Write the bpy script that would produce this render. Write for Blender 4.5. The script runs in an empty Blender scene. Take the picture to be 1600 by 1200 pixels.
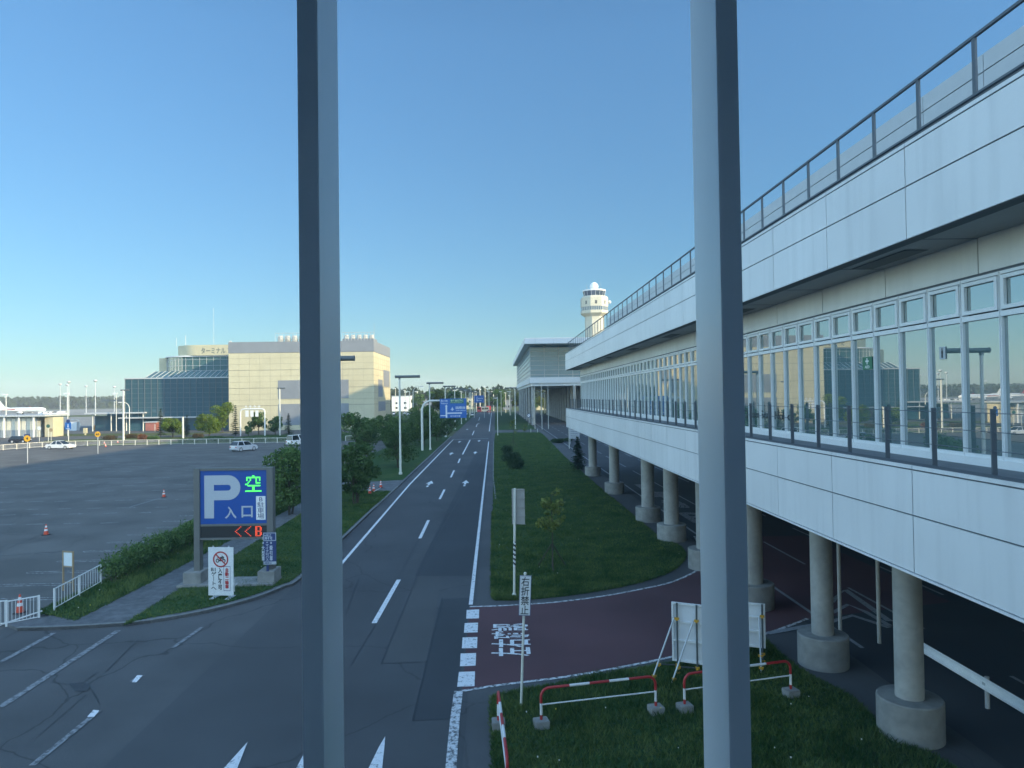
import bpy, bmesh, math, random
from mathutils import Vector, Matrix, Euler
random.seed(7)
R = math.radians
scene = bpy.context.scene
COL = scene.collection
# ------------------------------------------------------------------ camera
F = 1110.0            # focal length in photo pixels (photo is 1600 wide)
H = 8.7               # eye height above the road
VX, VY, ROLL = 776.0, 620.0, 0.0134
_d = Vector(((VX-800)/F, (600-VY)/F, -1)).normalized()
_u0 = Vector((-ROLL, 1, 0)); _u = (_u0 - _u0.dot(_d)*_d).normalized()
_x = _d.cross(_u)
RW = Matrix((_x, _d, _u))
EYE = Vector((0, 0, H))
cd = bpy.data.cameras.new('camera'); cam = bpy.data.objects.new('camera', cd); COL.objects.link(cam)
cd.sensor_width = 36; cd.lens = F/1600*36; cd.clip_start = 0.05; cd.clip_end = 9000
cam.matrix_world = Matrix.Translation(EYE) @ RW.to_4x4()
scene.camera = cam
def ray(px, py): return RW @ Vector(((px-800)/F, (600-py)/F, -1))
def G(px, py, z=0.0):
    w = ray(px, py); t = (z-H)/w.z; p = EYE + w*t
    return Vector((p.x, p.y, z))
def atY(px, py, Y):
    w = ray(px, py); return EYE + w*(Y/w.y)
def atX(px, py, X):
    w = ray(px, py); return EYE + w*(X/w.x)
# ------------------------------------------------------------------ materials
MATS = {}
def nodes(name):
    m = bpy.data.materials.new(name); m.use_nodes = True
    nt = m.node_tree; return m, nt, nt.nodes['Principled BSDF']
def mat(name, col, rough=.6, metal=0, var=.12, scale=3.0, bump=0.0, bscale=40, spec=.5, var2=0, scale2=.3, island=0, streak=0):
    if name in MATS: return MATS[name]
    m, nt, b = nodes(name)
    b.inputs['Roughness'].default_value = rough; b.inputs['Metallic'].default_value = metal
    b.inputs['Specular IOR Level'].default_value = spec
    geo = nt.nodes.new('ShaderNodeNewGeometry')
    def noise(sc, det=5):
        n = nt.nodes.new('ShaderNodeTexNoise'); n.inputs['Scale'].default_value = sc; n.inputs['Detail'].default_value = det
        nt.links.new(geo.outputs['Position'], n.inputs['Vector']); return n
    if var:
        n = noise(scale); mr = nt.nodes.new('ShaderNodeMapRange')
        mr.inputs['From Min'].default_value = .3; mr.inputs['From Max'].default_value = .7
        mr.inputs['To Min'].default_value = 1-var; mr.inputs['To Max'].default_value = 1+var
        nt.links.new(n.outputs['Fac'], mr.inputs['Value'])
        out = mr.outputs['Result']
        if var2:
            n2 = noise(scale2, 3); mr2 = nt.nodes.new('ShaderNodeMapRange')
            mr2.inputs['From Min'].default_value = .35; mr2.inputs['From Max'].default_value = .65
            mr2.inputs['To Min'].default_value = 1-var2; mr2.inputs['To Max'].default_value = 1+var2
            nt.links.new(n2.outputs['Fac'], mr2.inputs['Value'])
            mu = nt.nodes.new('ShaderNodeMath'); mu.operation = 'MULTIPLY'
            nt.links.new(out, mu.inputs[0]); nt.links.new(mr2.outputs['Result'], mu.inputs[1]); out = mu.outputs[0]
        def mul(o1, o2):
            mu = nt.nodes.new('ShaderNodeMath'); mu.operation = 'MULTIPLY'
            nt.links.new(o1, mu.inputs[0]); nt.links.new(o2, mu.inputs[1]); return mu.outputs[0]
        if island:      # each separate panel its own slight tone
            mi = nt.nodes.new('ShaderNodeMapRange'); mi.inputs['To Min'].default_value = 1-island; mi.inputs['To Max'].default_value = 1+island
            nt.links.new(geo.outputs['Random Per Island'], mi.inputs['Value']); out = mul(out, mi.outputs['Result'])
        if streak:      # rain streaks running down
            vs_ = nt.nodes.new('ShaderNodeVectorMath'); vs_.operation = 'MULTIPLY'; vs_.inputs[1].default_value = (3.2, 3.2, .22)
            nt.links.new(geo.outputs['Position'], vs_.inputs[0]); n4 = noise(1.0, 6); nt.links.new(vs_.outputs[0], n4.inputs['Vector'])
            m4 = nt.nodes.new('ShaderNodeMapRange'); m4.inputs['From Min'].default_value = .48; m4.inputs['From Max'].default_value = .75
            m4.inputs['To Min'].default_value = 1; m4.inputs['To Max'].default_value = 1-streak
            nt.links.new(n4.outputs['Fac'], m4.inputs['Value']); out = mul(out, m4.outputs['Result'])
        vm = nt.nodes.new('ShaderNodeVectorMath'); vm.operation = 'SCALE'
        vm.inputs[0].default_value = col[:3]; nt.links.new(out, vm.inputs['Scale'])
        nt.links.new(vm.outputs['Vector'], b.inputs['Base Color'])
    else:
        b.inputs['Base Color'].default_value = (*col[:3], 1)
    if bump:
        n3 = noise(bscale, 4); bp = nt.nodes.new('ShaderNodeBump'); bp.inputs['Strength'].default_value = bump
        bp.inputs['Distance'].default_value = .02
        nt.links.new(n3.outputs['Fac'], bp.inputs['Height']); nt.links.new(bp.outputs['Normal'], b.inputs['Normal'])
    MATS[name] = m; return m
def leafmat(name, c1, c2, transl=.25, patch=.9):
    if name in MATS: return MATS[name]
    m, nt, b = nodes(name); nt.nodes.remove(b)
    geo = nt.nodes.new('ShaderNodeNewGeometry')
    mx = nt.nodes.new('ShaderNodeMix'); mx.data_type = 'RGBA'
    mx.inputs[6].default_value = (*c1, 1); mx.inputs[7].default_value = (*c2, 1)
    nz_ = nt.nodes.new('ShaderNodeTexNoise'); nz_.inputs['Scale'].default_value = patch; nz_.inputs['Detail'].default_value = 5; nz_.inputs['Roughness'].default_value = .65
    nt.links.new(geo.outputs['Position'], nz_.inputs['Vector'])
    mr = nt.nodes.new('ShaderNodeMapRange'); mr.inputs['From Min'].default_value = .33; mr.inputs['From Max'].default_value = .67; mr.inputs['To Min'].default_value = -.35; mr.inputs['To Max'].default_value = .6
    nt.links.new(nz_.outputs['Fac'], mr.inputs['Value'])
    ma = nt.nodes.new('ShaderNodeMath'); ma.operation = 'MULTIPLY_ADD'; ma.use_clamp = True; ma.inputs[1].default_value = .75
    nt.links.new(geo.outputs['Random Per Island'], ma.inputs[0]); nt.links.new(mr.outputs['Result'], ma.inputs[2])
    nt.links.new(ma.outputs[0], mx.inputs[0])
    d = nt.nodes.new('ShaderNodeBsdfDiffuse'); t = nt.nodes.new('ShaderNodeBsdfTranslucent'); ms = nt.nodes.new('ShaderNodeMixShader')
    ms.inputs[0].default_value = transl
    nt.links.new(mx.outputs[2], d.inputs[0]); nt.links.new(mx.outputs[2], t.inputs[0])
    nt.links.new(d.outputs[0], ms.inputs[1]); nt.links.new(t.outputs[0], ms.inputs[2])
    nt.links.new(ms.outputs[0], nt.nodes['Material Output'].inputs[0])
    MATS[name] = m; return m
def emit(name, col, s):
    if name in MATS: return MATS[name]
    m, nt, b = nodes(name); b.inputs['Base Color'].default_value = (.01, .01, .01, 1)
    b.inputs['Emission Color'].default_value = (*col, 1); b.inputs['Emission Strength'].default_value = s
    MATS[name] = m; return m
def glass(name, col, ior=1.9, rough=.015, wob=0.0):
    if name in MATS: return MATS[name]
    m, nt, b = nodes(name); b.inputs['Base Color'].default_value = (*col, 1)
    b.inputs['Roughness'].default_value = rough; b.inputs['IOR'].default_value = ior
    if wob:
        geo = nt.nodes.new('ShaderNodeNewGeometry'); n = nt.nodes.new('ShaderNodeTexNoise'); n.inputs['Scale'].default_value = .6
        n.inputs['Detail'].default_value = 1
        nt.links.new(geo.outputs['Position'], n.inputs['Vector']); bp = nt.nodes.new('ShaderNodeBump')
        bp.inputs['Strength'].default_value = wob; bp.inputs['Distance'].default_value = .05
        nt.links.new(n.outputs['Fac'], bp.inputs['Height']); nt.links.new(bp.outputs['Normal'], b.inputs['Normal'])
    MATS[name] = m; return m
def asphalt(name, col, crack=.0, patch=.2):
    m = mat(name, col, .85, var=.16, scale=55, bump=.25, bscale=90, var2=patch, scale2=.22, spec=.35)
    nt = m.node_tree; b = nt.nodes['Principled BSDF']
    src = b.inputs['Base Color'].links[0].from_socket
    geo = nt.nodes.new('ShaderNodeNewGeometry')
    if crack:
        n = nt.nodes.new('ShaderNodeTexNoise'); n.inputs['Scale'].default_value = .35; n.inputs['Detail'].default_value = 4
        nt.links.new(geo.outputs['Position'], n.inputs['Vector'])
        ad = nt.nodes.new('ShaderNodeVectorMath'); ad.operation = 'MULTIPLY_ADD'
        nt.links.new(n.outputs['Color'], ad.inputs[0]); ad.inputs[1].default_value = (2.2,)*3
        nt.links.new(geo.outputs['Position'], ad.inputs[2])
        v = nt.nodes.new('ShaderNodeTexVoronoi'); v.feature = 'DISTANCE_TO_EDGE'; v.inputs['Scale'].default_value = .14
        nt.links.new(ad.outputs[0], v.inputs['Vector'])
        mr = nt.nodes.new('ShaderNodeMapRange'); mr.inputs['From Min'].default_value = .002; mr.inputs['From Max'].default_value = .007
        mr.inputs['To Min'].default_value = 1-crack; mr.inputs['To Max'].default_value = 1
        nt.links.new(v.outputs['Distance'], mr.inputs['Value'])
        s = nt.nodes.new('ShaderNodeVectorMath'); s.operation = 'SCALE'
        nt.links.new(src, s.inputs[0]); nt.links.new(mr.outputs['Result'], s.inputs['Scale'])
        nt.links.new(s.outputs[0], b.inputs['Base Color'])
    return m
def paint(name, col, wear=.45, under=(.05, .053, .058)):
    """road paint worn through to the asphalt in flecks"""
    if name in MATS: return MATS[name]
    m, nt, b = nodes(name); b.inputs['Roughness'].default_value = .7
    geo = nt.nodes.new('ShaderNodeNewGeometry')
    n = nt.nodes.new('ShaderNodeTexNoise'); n.inputs['Scale'].default_value = 7; n.inputs['Detail'].default_value = 8; n.inputs['Roughness'].default_value = .7
    nt.links.new(geo.outputs['Position'], n.inputs['Vector'])
    mr = nt.nodes.new('ShaderNodeMapRange'); mr.inputs['From Min'].default_value = wear-.06; mr.inputs['From Max'].default_value = wear+.06
    nt.links.new(n.outputs['Fac'], mr.inputs['Value'])
    mx = nt.nodes.new('ShaderNodeMix'); mx.data_type = 'RGBA'
    mx.inputs[6].default_value = (*under, 1); mx.inputs[7].default_value = (*col, 1)
    nt.links.new(mr.outputs['Result'], mx.inputs[0]); nt.links.new(mx.outputs[2], b.inputs['Base Color'])
    MATS[name] = m; return m
def grassmat(name, c1, c2, c3):
    if name in MATS: return MATS[name]
    m, nt, b = nodes(name); b.inputs['Roughness'].default_value = .9; b.inputs['Specular IOR Level'].default_value = .15
    geo = nt.nodes.new('ShaderNodeNewGeometry')
    def noise(s, d):
        n = nt.nodes.new('ShaderNodeTexNoise'); n.inputs['Scale'].default_value = s; n.inputs['Detail'].default_value = d
        nt.links.new(geo.outputs['Position'], n.inputs['Vector']); return n
    n1, n2 = noise(9, 8), noise(.45, 4)
    r = nt.nodes.new('ShaderNodeValToRGB'); r.color_ramp.elements[0].position = .32; r.color_ramp.elements[1].position = .68
    r.color_ramp.elements[0].color = (*c1, 1); r.color_ramp.elements[1].color = (*c2, 1)
    nt.links.new(n1.outputs['Fac'], r.inputs[0])
    r2 = nt.nodes.new('ShaderNodeMapRange'); r2.inputs['From Min'].default_value = .5; r2.inputs['From Max'].default_value = .72
    r2.inputs['To Max'].default_value = .75
    nt.links.new(n2.outputs['Fac'], r2.inputs['Value'])
    mx = nt.nodes.new('ShaderNodeMix'); mx.data_type = 'RGBA'; mx.inputs[7].default_value = (*c3, 1)
    nt.links.new(r2.outputs['Result'], mx.inputs[0]); nt.links.new(r.outputs[0], mx.inputs[6])
    nt.links.new(mx.outputs[2], b.inputs['Base Color'])
    bp = nt.nodes.new('ShaderNodeBump'); bp.inputs['Strength'].default_value = .8; bp.inputs['Distance'].default_value = .06
    nt.links.new(n1.outputs['Fac'], bp.inputs['Height']); nt.links.new(bp.outputs['Normal'], b.inputs['Normal'])
    MATS[name] = m; return m
# ------------------------------------------------------------------ objects
def tag(o, label=None, cat=None, group=None, kind=None):
    if label: o['label'] = label
    if cat: o['category'] = cat
    if group: o['group'] = group
    if kind: o['kind'] = kind
    return o
def thing(name, label, cat, loc=(0, 0, 0), rz=0.0, group=None):
    o = bpy.data.objects.new(name, None); COL.objects.link(o); o.location = loc; o.rotation_euler = (0, 0, rz)
    o.empty_display_size = .3
    return tag(o, label, cat, group)
def copy_tree(o, parent=None):
    c = o.copy(); COL.objects.link(c); c.parent = parent
    for ch in list(o.children): copy_tree(ch, c)
    return c
def dup(o, loc, rz=0.0, label=None, scale=None):
    c = copy_tree(o); c.location = loc; c.rotation_euler = (0, 0, rz)
    if label: c['label'] = label
    if scale: c.scale = scale if hasattr(scale, '__len__') else (scale,)*3
    return c
class MB:
    """collects faces; build() links them as ONE mesh object"""
    def __init__(s): s.v = []; s.f = []; s.m = []
    def face(s, pts, mi=0):
        b = len(s.v); s.v += [tuple(p) for p in pts]; s.f.append(tuple(range(b, b+len(pts)))); s.m.append(mi); return s
    def mesh(s, vs, fs, mi=0):
        b = len(s.v); s.v += [tuple(p) for p in vs]
        for f in fs: s.f.append(tuple(b+i for i in f)); s.m.append(mi)
        return s
    def box(s, x0, x1, y0, y1, z0, z1, mi=0):
        vs = [(x0,y0,z0),(x1,y0,z0),(x1,y1,z0),(x0,y1,z0),(x0,y0,z1),(x1,y0,z1),(x1,y1,z1),(x0,y1,z1)]
        return s.mesh(vs, [(3,2,1,0),(4,5,6,7),(0,1,5,4),(1,2,6,5),(2,3,7,6),(3,0,4,7)], mi)
    def cyl(s, p0, p1, r0, r1=None, n=12, mi=0, cap=True):
        p0, p1 = Vector(p0), Vector(p1); r1 = r0 if r1 is None else r1
        d = (p1-p0).normalized(); a = Vector((0,0,1)) if abs(d.z) < .9 else Vector((1,0,0))
        e = d.cross(a).normalized(); g = e.cross(d)
        vs = []
        for p, r in ((p0, r0), (p1, r1)):
            for k in range(n):
                t = 2*math.pi*k/n; vs.append(p + (e*math.cos(t)+g*math.sin(t))*r)
        fs = [(k, k+n, (k+1) % n+n, (k+1) % n) for k in range(n)]
        if cap: fs += [tuple(range(n)), tuple(range(2*n-1, n-1, -1))]
        return s.mesh(vs, fs, mi)
    def tube(s, pts, r, n=10, mis=None, mi=0):
        pts = [Vector(p) for p in pts]; vs = []; fs = []
        prev = None
        for i, p in enumerate(pts):
            d = (pts[min(i+1, len(pts)-1)]-pts[max(i-1, 0)]).normalized()
            if prev is None:
                a = Vector((0,0,1)) if abs(d.z) < .9 else Vector((1,0,0)); e = d.cross(a).normalized()
            else: e = (prev - d*prev.dot(d)).normalized()
            prev = e; g = e.cross(d)
            rr = r[i] if hasattr(r, '__len__') else r
            vs += [p+(e*math.cos(2*math.pi*k/n)+g*math.sin(2*math.pi*k/n))*rr for k in range(n)]
        b = len(s.v); s.v += [tuple(v) for v in vs]
        for i in range(len(pts)-1):
            for k in range(n):
                s.f.append((b+i*n+k, b+(i+1)*n+k, b+(i+1)*n+(k+1) % n, b+i*n+(k+1) % n)); s.m.append(mis[i] if mis else mi)
        s.f.append(tuple(b+k for k in range(n))); s.m.append(mis[0] if mis else mi)
        s.f.append(tuple(b+(len(pts)-1)*n+k for k in range(n-1, -1, -1))); s.m.append(mis[-1] if mis else mi)
        return s
    def lathe(s, prof, c=(0,0), n=24, mi=0, mis=None, ph=0.0, zcap=True):
        vs = []; k0 = len(s.v)
        for r, z in prof:
            for k in range(n):
                t = 2*math.pi*k/n+ph; s.v.append((c[0]+r*math.cos(t), c[1]+r*math.sin(t), z))
        for i in range(len(prof)-1):
            for k in range(n):
                s.f.append((k0+i*n+k, k0+i*n+(k+1) % n, k0+(i+1)*n+(k+1) % n, k0+(i+1)*n+k)); s.m.append(mis[i] if mis else mi)
        if zcap:
            s.f.append(tuple(k0+k for k in range(n-1, -1, -1))); s.m.append(mis[0] if mis else mi)
            s.f.append(tuple(k0+(len(prof)-1)*n+k for k in range(n))); s.m.append(mis[-1] if mis else mi)
        return s
    def prism(s, poly, z0, z1, mi=0, mside=None, bottom=False):
        n = len(poly); poly = [(p[0], p[1]) for p in poly]
        ar = sum(poly[i][0]*poly[(i+1) % n][1]-poly[(i+1) % n][0]*poly[i][1] for i in range(n))
        if ar < 0: poly = poly[::-1]
        vs = [(x, y, z0) for x, y in poly]+[(x, y, z1) for x, y in poly]
        s.mesh(vs, [tuple(range(n, 2*n))], mi)
        b = len(s.v)-2*n
        for k in range(n):
            s.f.append((b+k, b+(k+1) % n, b+n+(k+1) % n, b+n+k)); s.m.append(mi if mside is None else mside)
        if bottom: s.f.append(tuple(b+k for k in range(n-1, -1, -1))); s.m.append(mi)
        return s
    def profx(s, prof, x0, x1, mi=0):
        """closed (y,z) profile extruded along x"""
        n = len(prof)
        vs = [(x0, y, z) for y, z in prof]+[(x1, y, z) for y, z in prof]
        fs = [(k, (k+1) % n, n+(k+1) % n, n+k) for k in range(n)]+[tuple(range(n-1, -1, -1)), tuple(range(n, 2*n))]
        return s.mesh(vs, fs, mi)
    def ball(s, c, r, n=12, mi=0, sz=1.0, z_from=-1.0):
        m = max(4, n//2); prof = []
        a0 = math.asin(max(-1, z_from))
        for i in range(m+1):
            a = a0+(math.pi/2-a0)*i/m; prof.append((max(r*math.cos(a), .0005), c[2]+r*sz*math.sin(a)))
        return s.lathe(prof, (c[0], c[1]), n, mi)
    def xform(s, M):
        s.v = [tuple(M @ Vector(v)) for v in s.v]; return s
    def build(s, name, mats, parent=None, loc=None, rot=None, smooth=False, recalc=True, bevel=0):
        me = bpy.data.meshes.new(name); me.from_pydata(s.v, [], s.f)
        if not hasattr(mats, '__len__'): mats = [mats]
        for m in mats: me.materials.append(m)
        me.polygons.foreach_set('material_index', s.m)
        if recalc:
            bm = bmesh.new(); bm.from_mesh(me); bmesh.ops.recalc_face_normals(bm, faces=bm.faces)
            if bevel:
                bmesh.ops.remove_doubles(bm, verts=bm.verts, dist=1e-5)
                bmesh.ops.bevel(bm, geom=[e for e in bm.edges if len(e.link_faces) == 2 and e.calc_face_angle(0) > .5], offset=bevel, segments=2, affect='EDGES', clamp_overlap=True)
            bm.to_mesh(me); bm.free()
        if smooth:
            me.polygons.foreach_set('use_smooth', [True]*len(me.polygons)); me.set_sharp_from_angle(angle=R(40))
        me.update()
        o = bpy.data.objects.new(name, me); COL.objects.link(o)
        if parent is not None: o.parent = parent
        if loc is not None: o.location = loc
        if rot is not None: o.rotation_euler = rot
        return o
def strip(mb, pts, w, z, z0=None, mi=0, side=0):
    """flat ribbon of width w along ground points; side=-1/1 puts it wholly right/left of the line; with z0 a solid kerb"""
    P = [Vector((p[0], p[1])) for p in pts]; L = []; Rr = []
    for i, p in enumerate(P):
        d = (P[min(i+1, len(P)-1)]-P[max(i-1, 0)]).normalized(); n = Vector((-d.y, d.x))
        a, b = (w/2, -w/2) if side == 0 else ((w, 0) if side > 0 else (0, -w))
        L.append(p+n*a); Rr.append(p+n*b)
    for i in range(len(P)-1):
        mb.face([(*Rr[i], z), (*Rr[i+1], z), (*L[i+1], z), (*L[i], z)], mi)
        if z0 is not None:
            mb.face([(*Rr[i], z0), (*Rr[i+1], z0), (*Rr[i+1], z), (*Rr[i], z)], mi)
            mb.face([(*L[i], z0), (*L[i+1], z0), (*L[i+1], z), (*L[i], z)], mi)
    if z0 is not None:
        for i in (0, -1): mb.face([(*Rr[i], z0), (*L[i], z0), (*L[i], z), (*Rr[i], z)], mi)
    return mb
def smooth_line(pts, k=4):
    """Catmull-Rom through ground points"""
    P = [Vector((p[0], p[1])) for p in pts]; out = []
    for i in range(len(P)-1):
        a, b, c, d = P[max(i-1, 0)], P[i], P[i+1], P[min(i+2, len(P)-1)]
        for j in range(k):
            t = j/k; out.append(.5*((2*b)+(c-a)*t+(2*a-5*b+4*c-d)*t*t+(3*b-a-3*c+d)*t**3))
    out.append(P[-1]); return out
def text_mesh(body, size, depth=.004, bold=0.0, sx=1.0, spacing=1.0, align='CENTER', word=1.0):
    cu = bpy.data.curves.new('lettering', 'FONT'); cu.body = body; cu.size = size; cu.extrude = depth/2
    cu.align_x = align; cu.align_y = 'CENTER'; cu.space_line = spacing; cu.offset = bold*size; cu.resolution_u = 3; cu.space_character = word
    o = bpy.data.objects.new('lettering', cu); COL.objects.link(o)
    dg = bpy.context.evaluated_depsgraph_get()
    me = bpy.data.meshes.new_from_object(o.evaluated_get(dg)); bpy.data.objects.remove(o); bpy.data.curves.remove(cu)
    if sx != 1.0:
        for v in me.vertices: v.co.x *= sx
    return me
def lettering(body, size, m, parent, loc, rot=(math.pi/2, 0, 0), name='lettering', fit=None, **k):
    """raised letters; default stands upright facing -Y. fit=(w,h) scales the block to that size"""
    me = text_mesh(body, size, **k)
    me.materials.clear(); me.materials.append(m)
    for p in me.polygons: p.material_index = 0
    if fit and len(me.vertices):
        xs = [v.co.x for v in me.vertices]; ys = [v.co.y for v in me.vertices]
        cx, cy = (min(xs)+max(xs))/2, (min(ys)+max(ys))/2
        fx = fit[0]/(max(xs)-min(xs)) if fit[0] else 1; fy = fit[1]/(max(ys)-min(ys)) if fit[1] else fx
        if not fit[0]: fx = fy
        for v in me.vertices: v.co.x = (v.co.x-cx)*fx; v.co.y = (v.co.y-cy)*fy
    o = bpy.data.objects.new(name, me); COL.objects.link(o)
    if parent is not None: o.parent = parent
    o.location = loc; o.rotation_euler = rot
    return o
# ------------------------------------------------------------------ foliage
def leaf_quads(mb, rnd, center, rad, n, size, flat=.0, shell=.55):
    cx, cy, cz = center
    for _ in range(n):
        while True:
            x, y, z = rnd.uniform(-1, 1), rnd.uniform(-1, 1), rnd.uniform(-1, 1)
            q = x*x+y*y+z*z
            if q < 1 and (q > shell**2 or rnd.random() < .35): break
        p = Vector((cx+x*rad[0], cy+y*rad[1], cz+z*rad[2]))
        s = size*rnd.uniform(.6, 1.3)
        nrm = Vector((rnd.gauss(0, 1)+x, rnd.gauss(0, 1)+y, rnd.gauss(0, 1)+z+flat)).normalized()
        a = nrm.cross(Vector((rnd.gauss(0, 1), rnd.gauss(0, 1), rnd.gauss(0, 1)))).normalized(); b = nrm.cross(a)
        mb.face([p-a*s, p-b*s*.55+a*s*.1, p+a*s, p+b*s*.55+a*s*.1])
def tree(name, label, cat, base, h, cr, leafm, n=2600, size=.16, trunk_h=.25, trunk_r=.12, clumps=14, seed=0, group=None, squash=1.0, stems=1, barkm=None, sparse=False):
    rnd = random.Random(seed*31+5)
    t = thing(name, label, cat, base, rnd.uniform(0, 6), group)
    barkm = barkm or mat('bark', (.06, .048, .036), .9, var=.3, scale=14)
    th = h*trunk_h; tk = MB(); cb = MB(); cen = []
    zc = (th+h)/2; hz = (h-th)/2
    for k in range(clumps):
        a = rnd.uniform(0, 6.283); u = rnd.uniform(-.85, .8); rr = math.sqrt(max(0, 1-u*u))*rnd.uniform(.35, .8)
        cen.append(Vector((math.cos(a)*rr*cr, math.sin(a)*rr*cr, zc+u*hz*.85)))
    for s in range(stems):
        off = Vector((rnd.uniform(-.25, .25), rnd.uniform(-.25, .25), 0)) if stems > 1 else Vector((0, 0, 0))
        top = Vector((rnd.uniform(-.1, .1)*cr+off.x*2, rnd.uniform(-.1, .1)*cr+off.y*2, zc+hz*.2))
        mid = off*1.5+Vector((0, 0, th))
        tk.tube([off, mid, top], [trunk_r, trunk_r*.75, trunk_r*.25], 7)
        for c in cen[s::stems]:
            st = off*1.2+(mid-off*1.2).lerp(top, rnd.uniform(0, .6))
            tk.tube([st, st.lerp(c, .5)+Vector((0, 0, .12*cr)), c], [trunk_r*.4, trunk_r*.25, trunk_r*.08], 5)
    tk.build('trunk', barkm, t, smooth=True)
    for c in cen:
        r = cr*rnd.uniform(.26, .48)
        leaf_quads(cb, rnd, c, (r, r, r*.8*squash), n//clumps, size)
    cb.build('crown', leafm, t, recalc=False)
    return t
def conifer(name, label, cat, base, h, r, leafm, seed=0, tiers=16, per=16, group=None, trunk_r=.1):
    rnd = random.Random(seed*17+3); t = thing(name, label, cat, base, rnd.uniform(0, 6), group)
    MB().cyl((0, 0, 0), (0, 0, h*.97), trunk_r, .02, 7).build('trunk', mat('bark', (.06, .048, .036)), t)
    cb = MB()
    for i in range(tiers):
        f = i/(tiers-1); z = h*(.08+.9*f); L = r*(1-f)**.8*rnd.uniform(.85, 1.1)+.08
        for k in range(max(5, int(per*(1-.55*f)))):
            a = rnd.uniform(0, 6.283); l = L*rnd.uniform(.65, 1.12); dr = -l*rnd.uniform(.1, .32)
            d = Vector((math.cos(a), math.sin(a), 0)); s = Vector((-math.sin(a), math.cos(a), 0))
            for q in range(5):
                u = (q+.6)/5; p = d*l*u+Vector((0, 0, z+dr*u*u+rnd.uniform(-.05, .05)*h*.2)); w = (.12+.2*(1-u))*r*rnd.uniform(.5, 1.0)*.8
                s2 = (s*rnd.uniform(.6, 1)+Vector((0, 0, rnd.uniform(-.5, .5)))).normalized()
                cb.face([p-s2*w, p+d*w*.7, p+s2*w, p-d*w*.5+Vector((0, 0, -w*.3))])
    cb.build('crown', leafm, t, recalc=False)
    return t
# ================================================================== SETTING
A_ROAD = asphalt('asphalt_road', (.072, .074, .077), crack=.35, patch=.12)
A_LOT = asphalt('asphalt_lot', (.108, .105, .098), crack=.25, patch=.2)
A_OLD = asphalt('asphalt_old', (.085, .086, .087), crack=.45, patch=.2)
A_PATCH = asphalt('asphalt_patch', (.050, .054, .060), patch=.08)
A_PATCH2 = asphalt('asphalt_patch_worn', (.080, .080, .080), patch=.1)
A_WALK = asphalt('asphalt_walk', (.085, .086, .088), crack=.2, patch=.15)
A_RED = asphalt('asphalt_red', (.105, .050, .055), patch=.15)
CONC = mat('concrete', (.34, .34, .32), .85, var=.1, scale=6, bump=.15, bscale=30, var2=.12, scale2=.9)
KERB = mat('kerb_stone', (.17, .175, .17), .9, var=.25, scale=5, bump=.2)
WHITE_P = paint('road_paint_white', (.72, .73, .74), .40)
WORN_P = paint('road_paint_worn', (.27, .28, .29), .49, (.075, .077, .08))
FAINT_P = paint('road_paint_faint', (.46, .47, .47), .50, (.066, .067, .068))
GRASS = grassmat('grass_turf', (.016, .046, .013), (.042, .088, .021), (.075, .10, .03))
FIELD = grassmat('grass_field', (.06, .075, .03), (.10, .11, .05), (.13, .12, .06))
GLEAF = leafmat('grass_blade', (.024, .07, .018), (.155, .205, .065), .3, .5)
def struct(o, kind='structure'): o['kind'] = kind; return o
# base ground to the horizon
g = MB(); N = 24
for i in range(N):
    for j in range(N):
        x0, x1 = -4500+9000*i/N, -4500+9000*(i+1)/N; y0, y1 = -1500+8500*j/N, -1500+8500*(j+1)/N
        g.face([(x0, y0, -.03), (x1, y0, -.03), (x1, y1, -.03), (x0, y1, -.03)])
struct(g.build('ground', FIELD, recalc=False))
def sheet(name, poly, z, m, kind='structure'):
    return struct(MB().face([(p[0], p[1], z) for p in poly], 0).build(name, m, recalc=True), kind)
def up(o):
    me = o.data
    if me.polygons[0].normal.z < 0: me.flip_normals()
    return o
up(sheet('forecourt', [(-190, -20), (70, -20), (70, 148), (-190, 148)], -.012, A_OLD))
up(sheet('apron', [(-1300, 262), (-118, 262), (-118, 900), (-1300, 900)], -.014, mat('apron_concrete', (.2, .195, .18), .9, var=.15, scale=.05, var2=.1, scale2=.4)))
# service road beyond the car-park fence and the ground in front of the annex
up(sheet('service_road', [(-260, 148), (-12, 148), (-12, 262), (-260, 262)], -.008, A_OLD))
# car park
LOTP = [(-120, 25.5), (-19.2, 25.5), (-19.2, 60), (-20.2, 120), (-20.6, 145), (-41, 145.5), (-83.5, 141), (-92, 132), (-120, 118)]
up(sheet('car_park', LOTP, -.004, A_LOT))
# main road: left kerb line and right edge
LK = [G(470, 906), G(538, 841.5), G(633, 748.5), G(702, 685.8)]
lk0, lk3 = LK[1], LK[3]
def lkx(y): return lk0.x+(lk3.x-lk0.x)*(y-lk0.y)/(lk3.y-lk0.y)
up(sheet('main_road', [(-9.5, 2), (-.85, 2), (-1.0, 30), (-1.2, 120), (-1.6, 420), (lkx(420)-1.5, 420), (lkx(160), 160), (lkx(33), 33), (-9.5, 25)], 0, A_ROAD))
up(sheet('cross_road', [(-200, 420), (160, 420), (160, 436), (-200, 436)], -.002, A_LOT))
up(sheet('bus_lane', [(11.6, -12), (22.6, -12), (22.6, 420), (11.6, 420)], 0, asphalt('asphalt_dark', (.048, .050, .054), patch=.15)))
up(sheet('pavement', [(-.85, 2), (-1.0, 30), (-1.2, 120), (-1.6, 420), (11.5, 420), (11.5, 2)], -.006, A_WALK))
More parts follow.
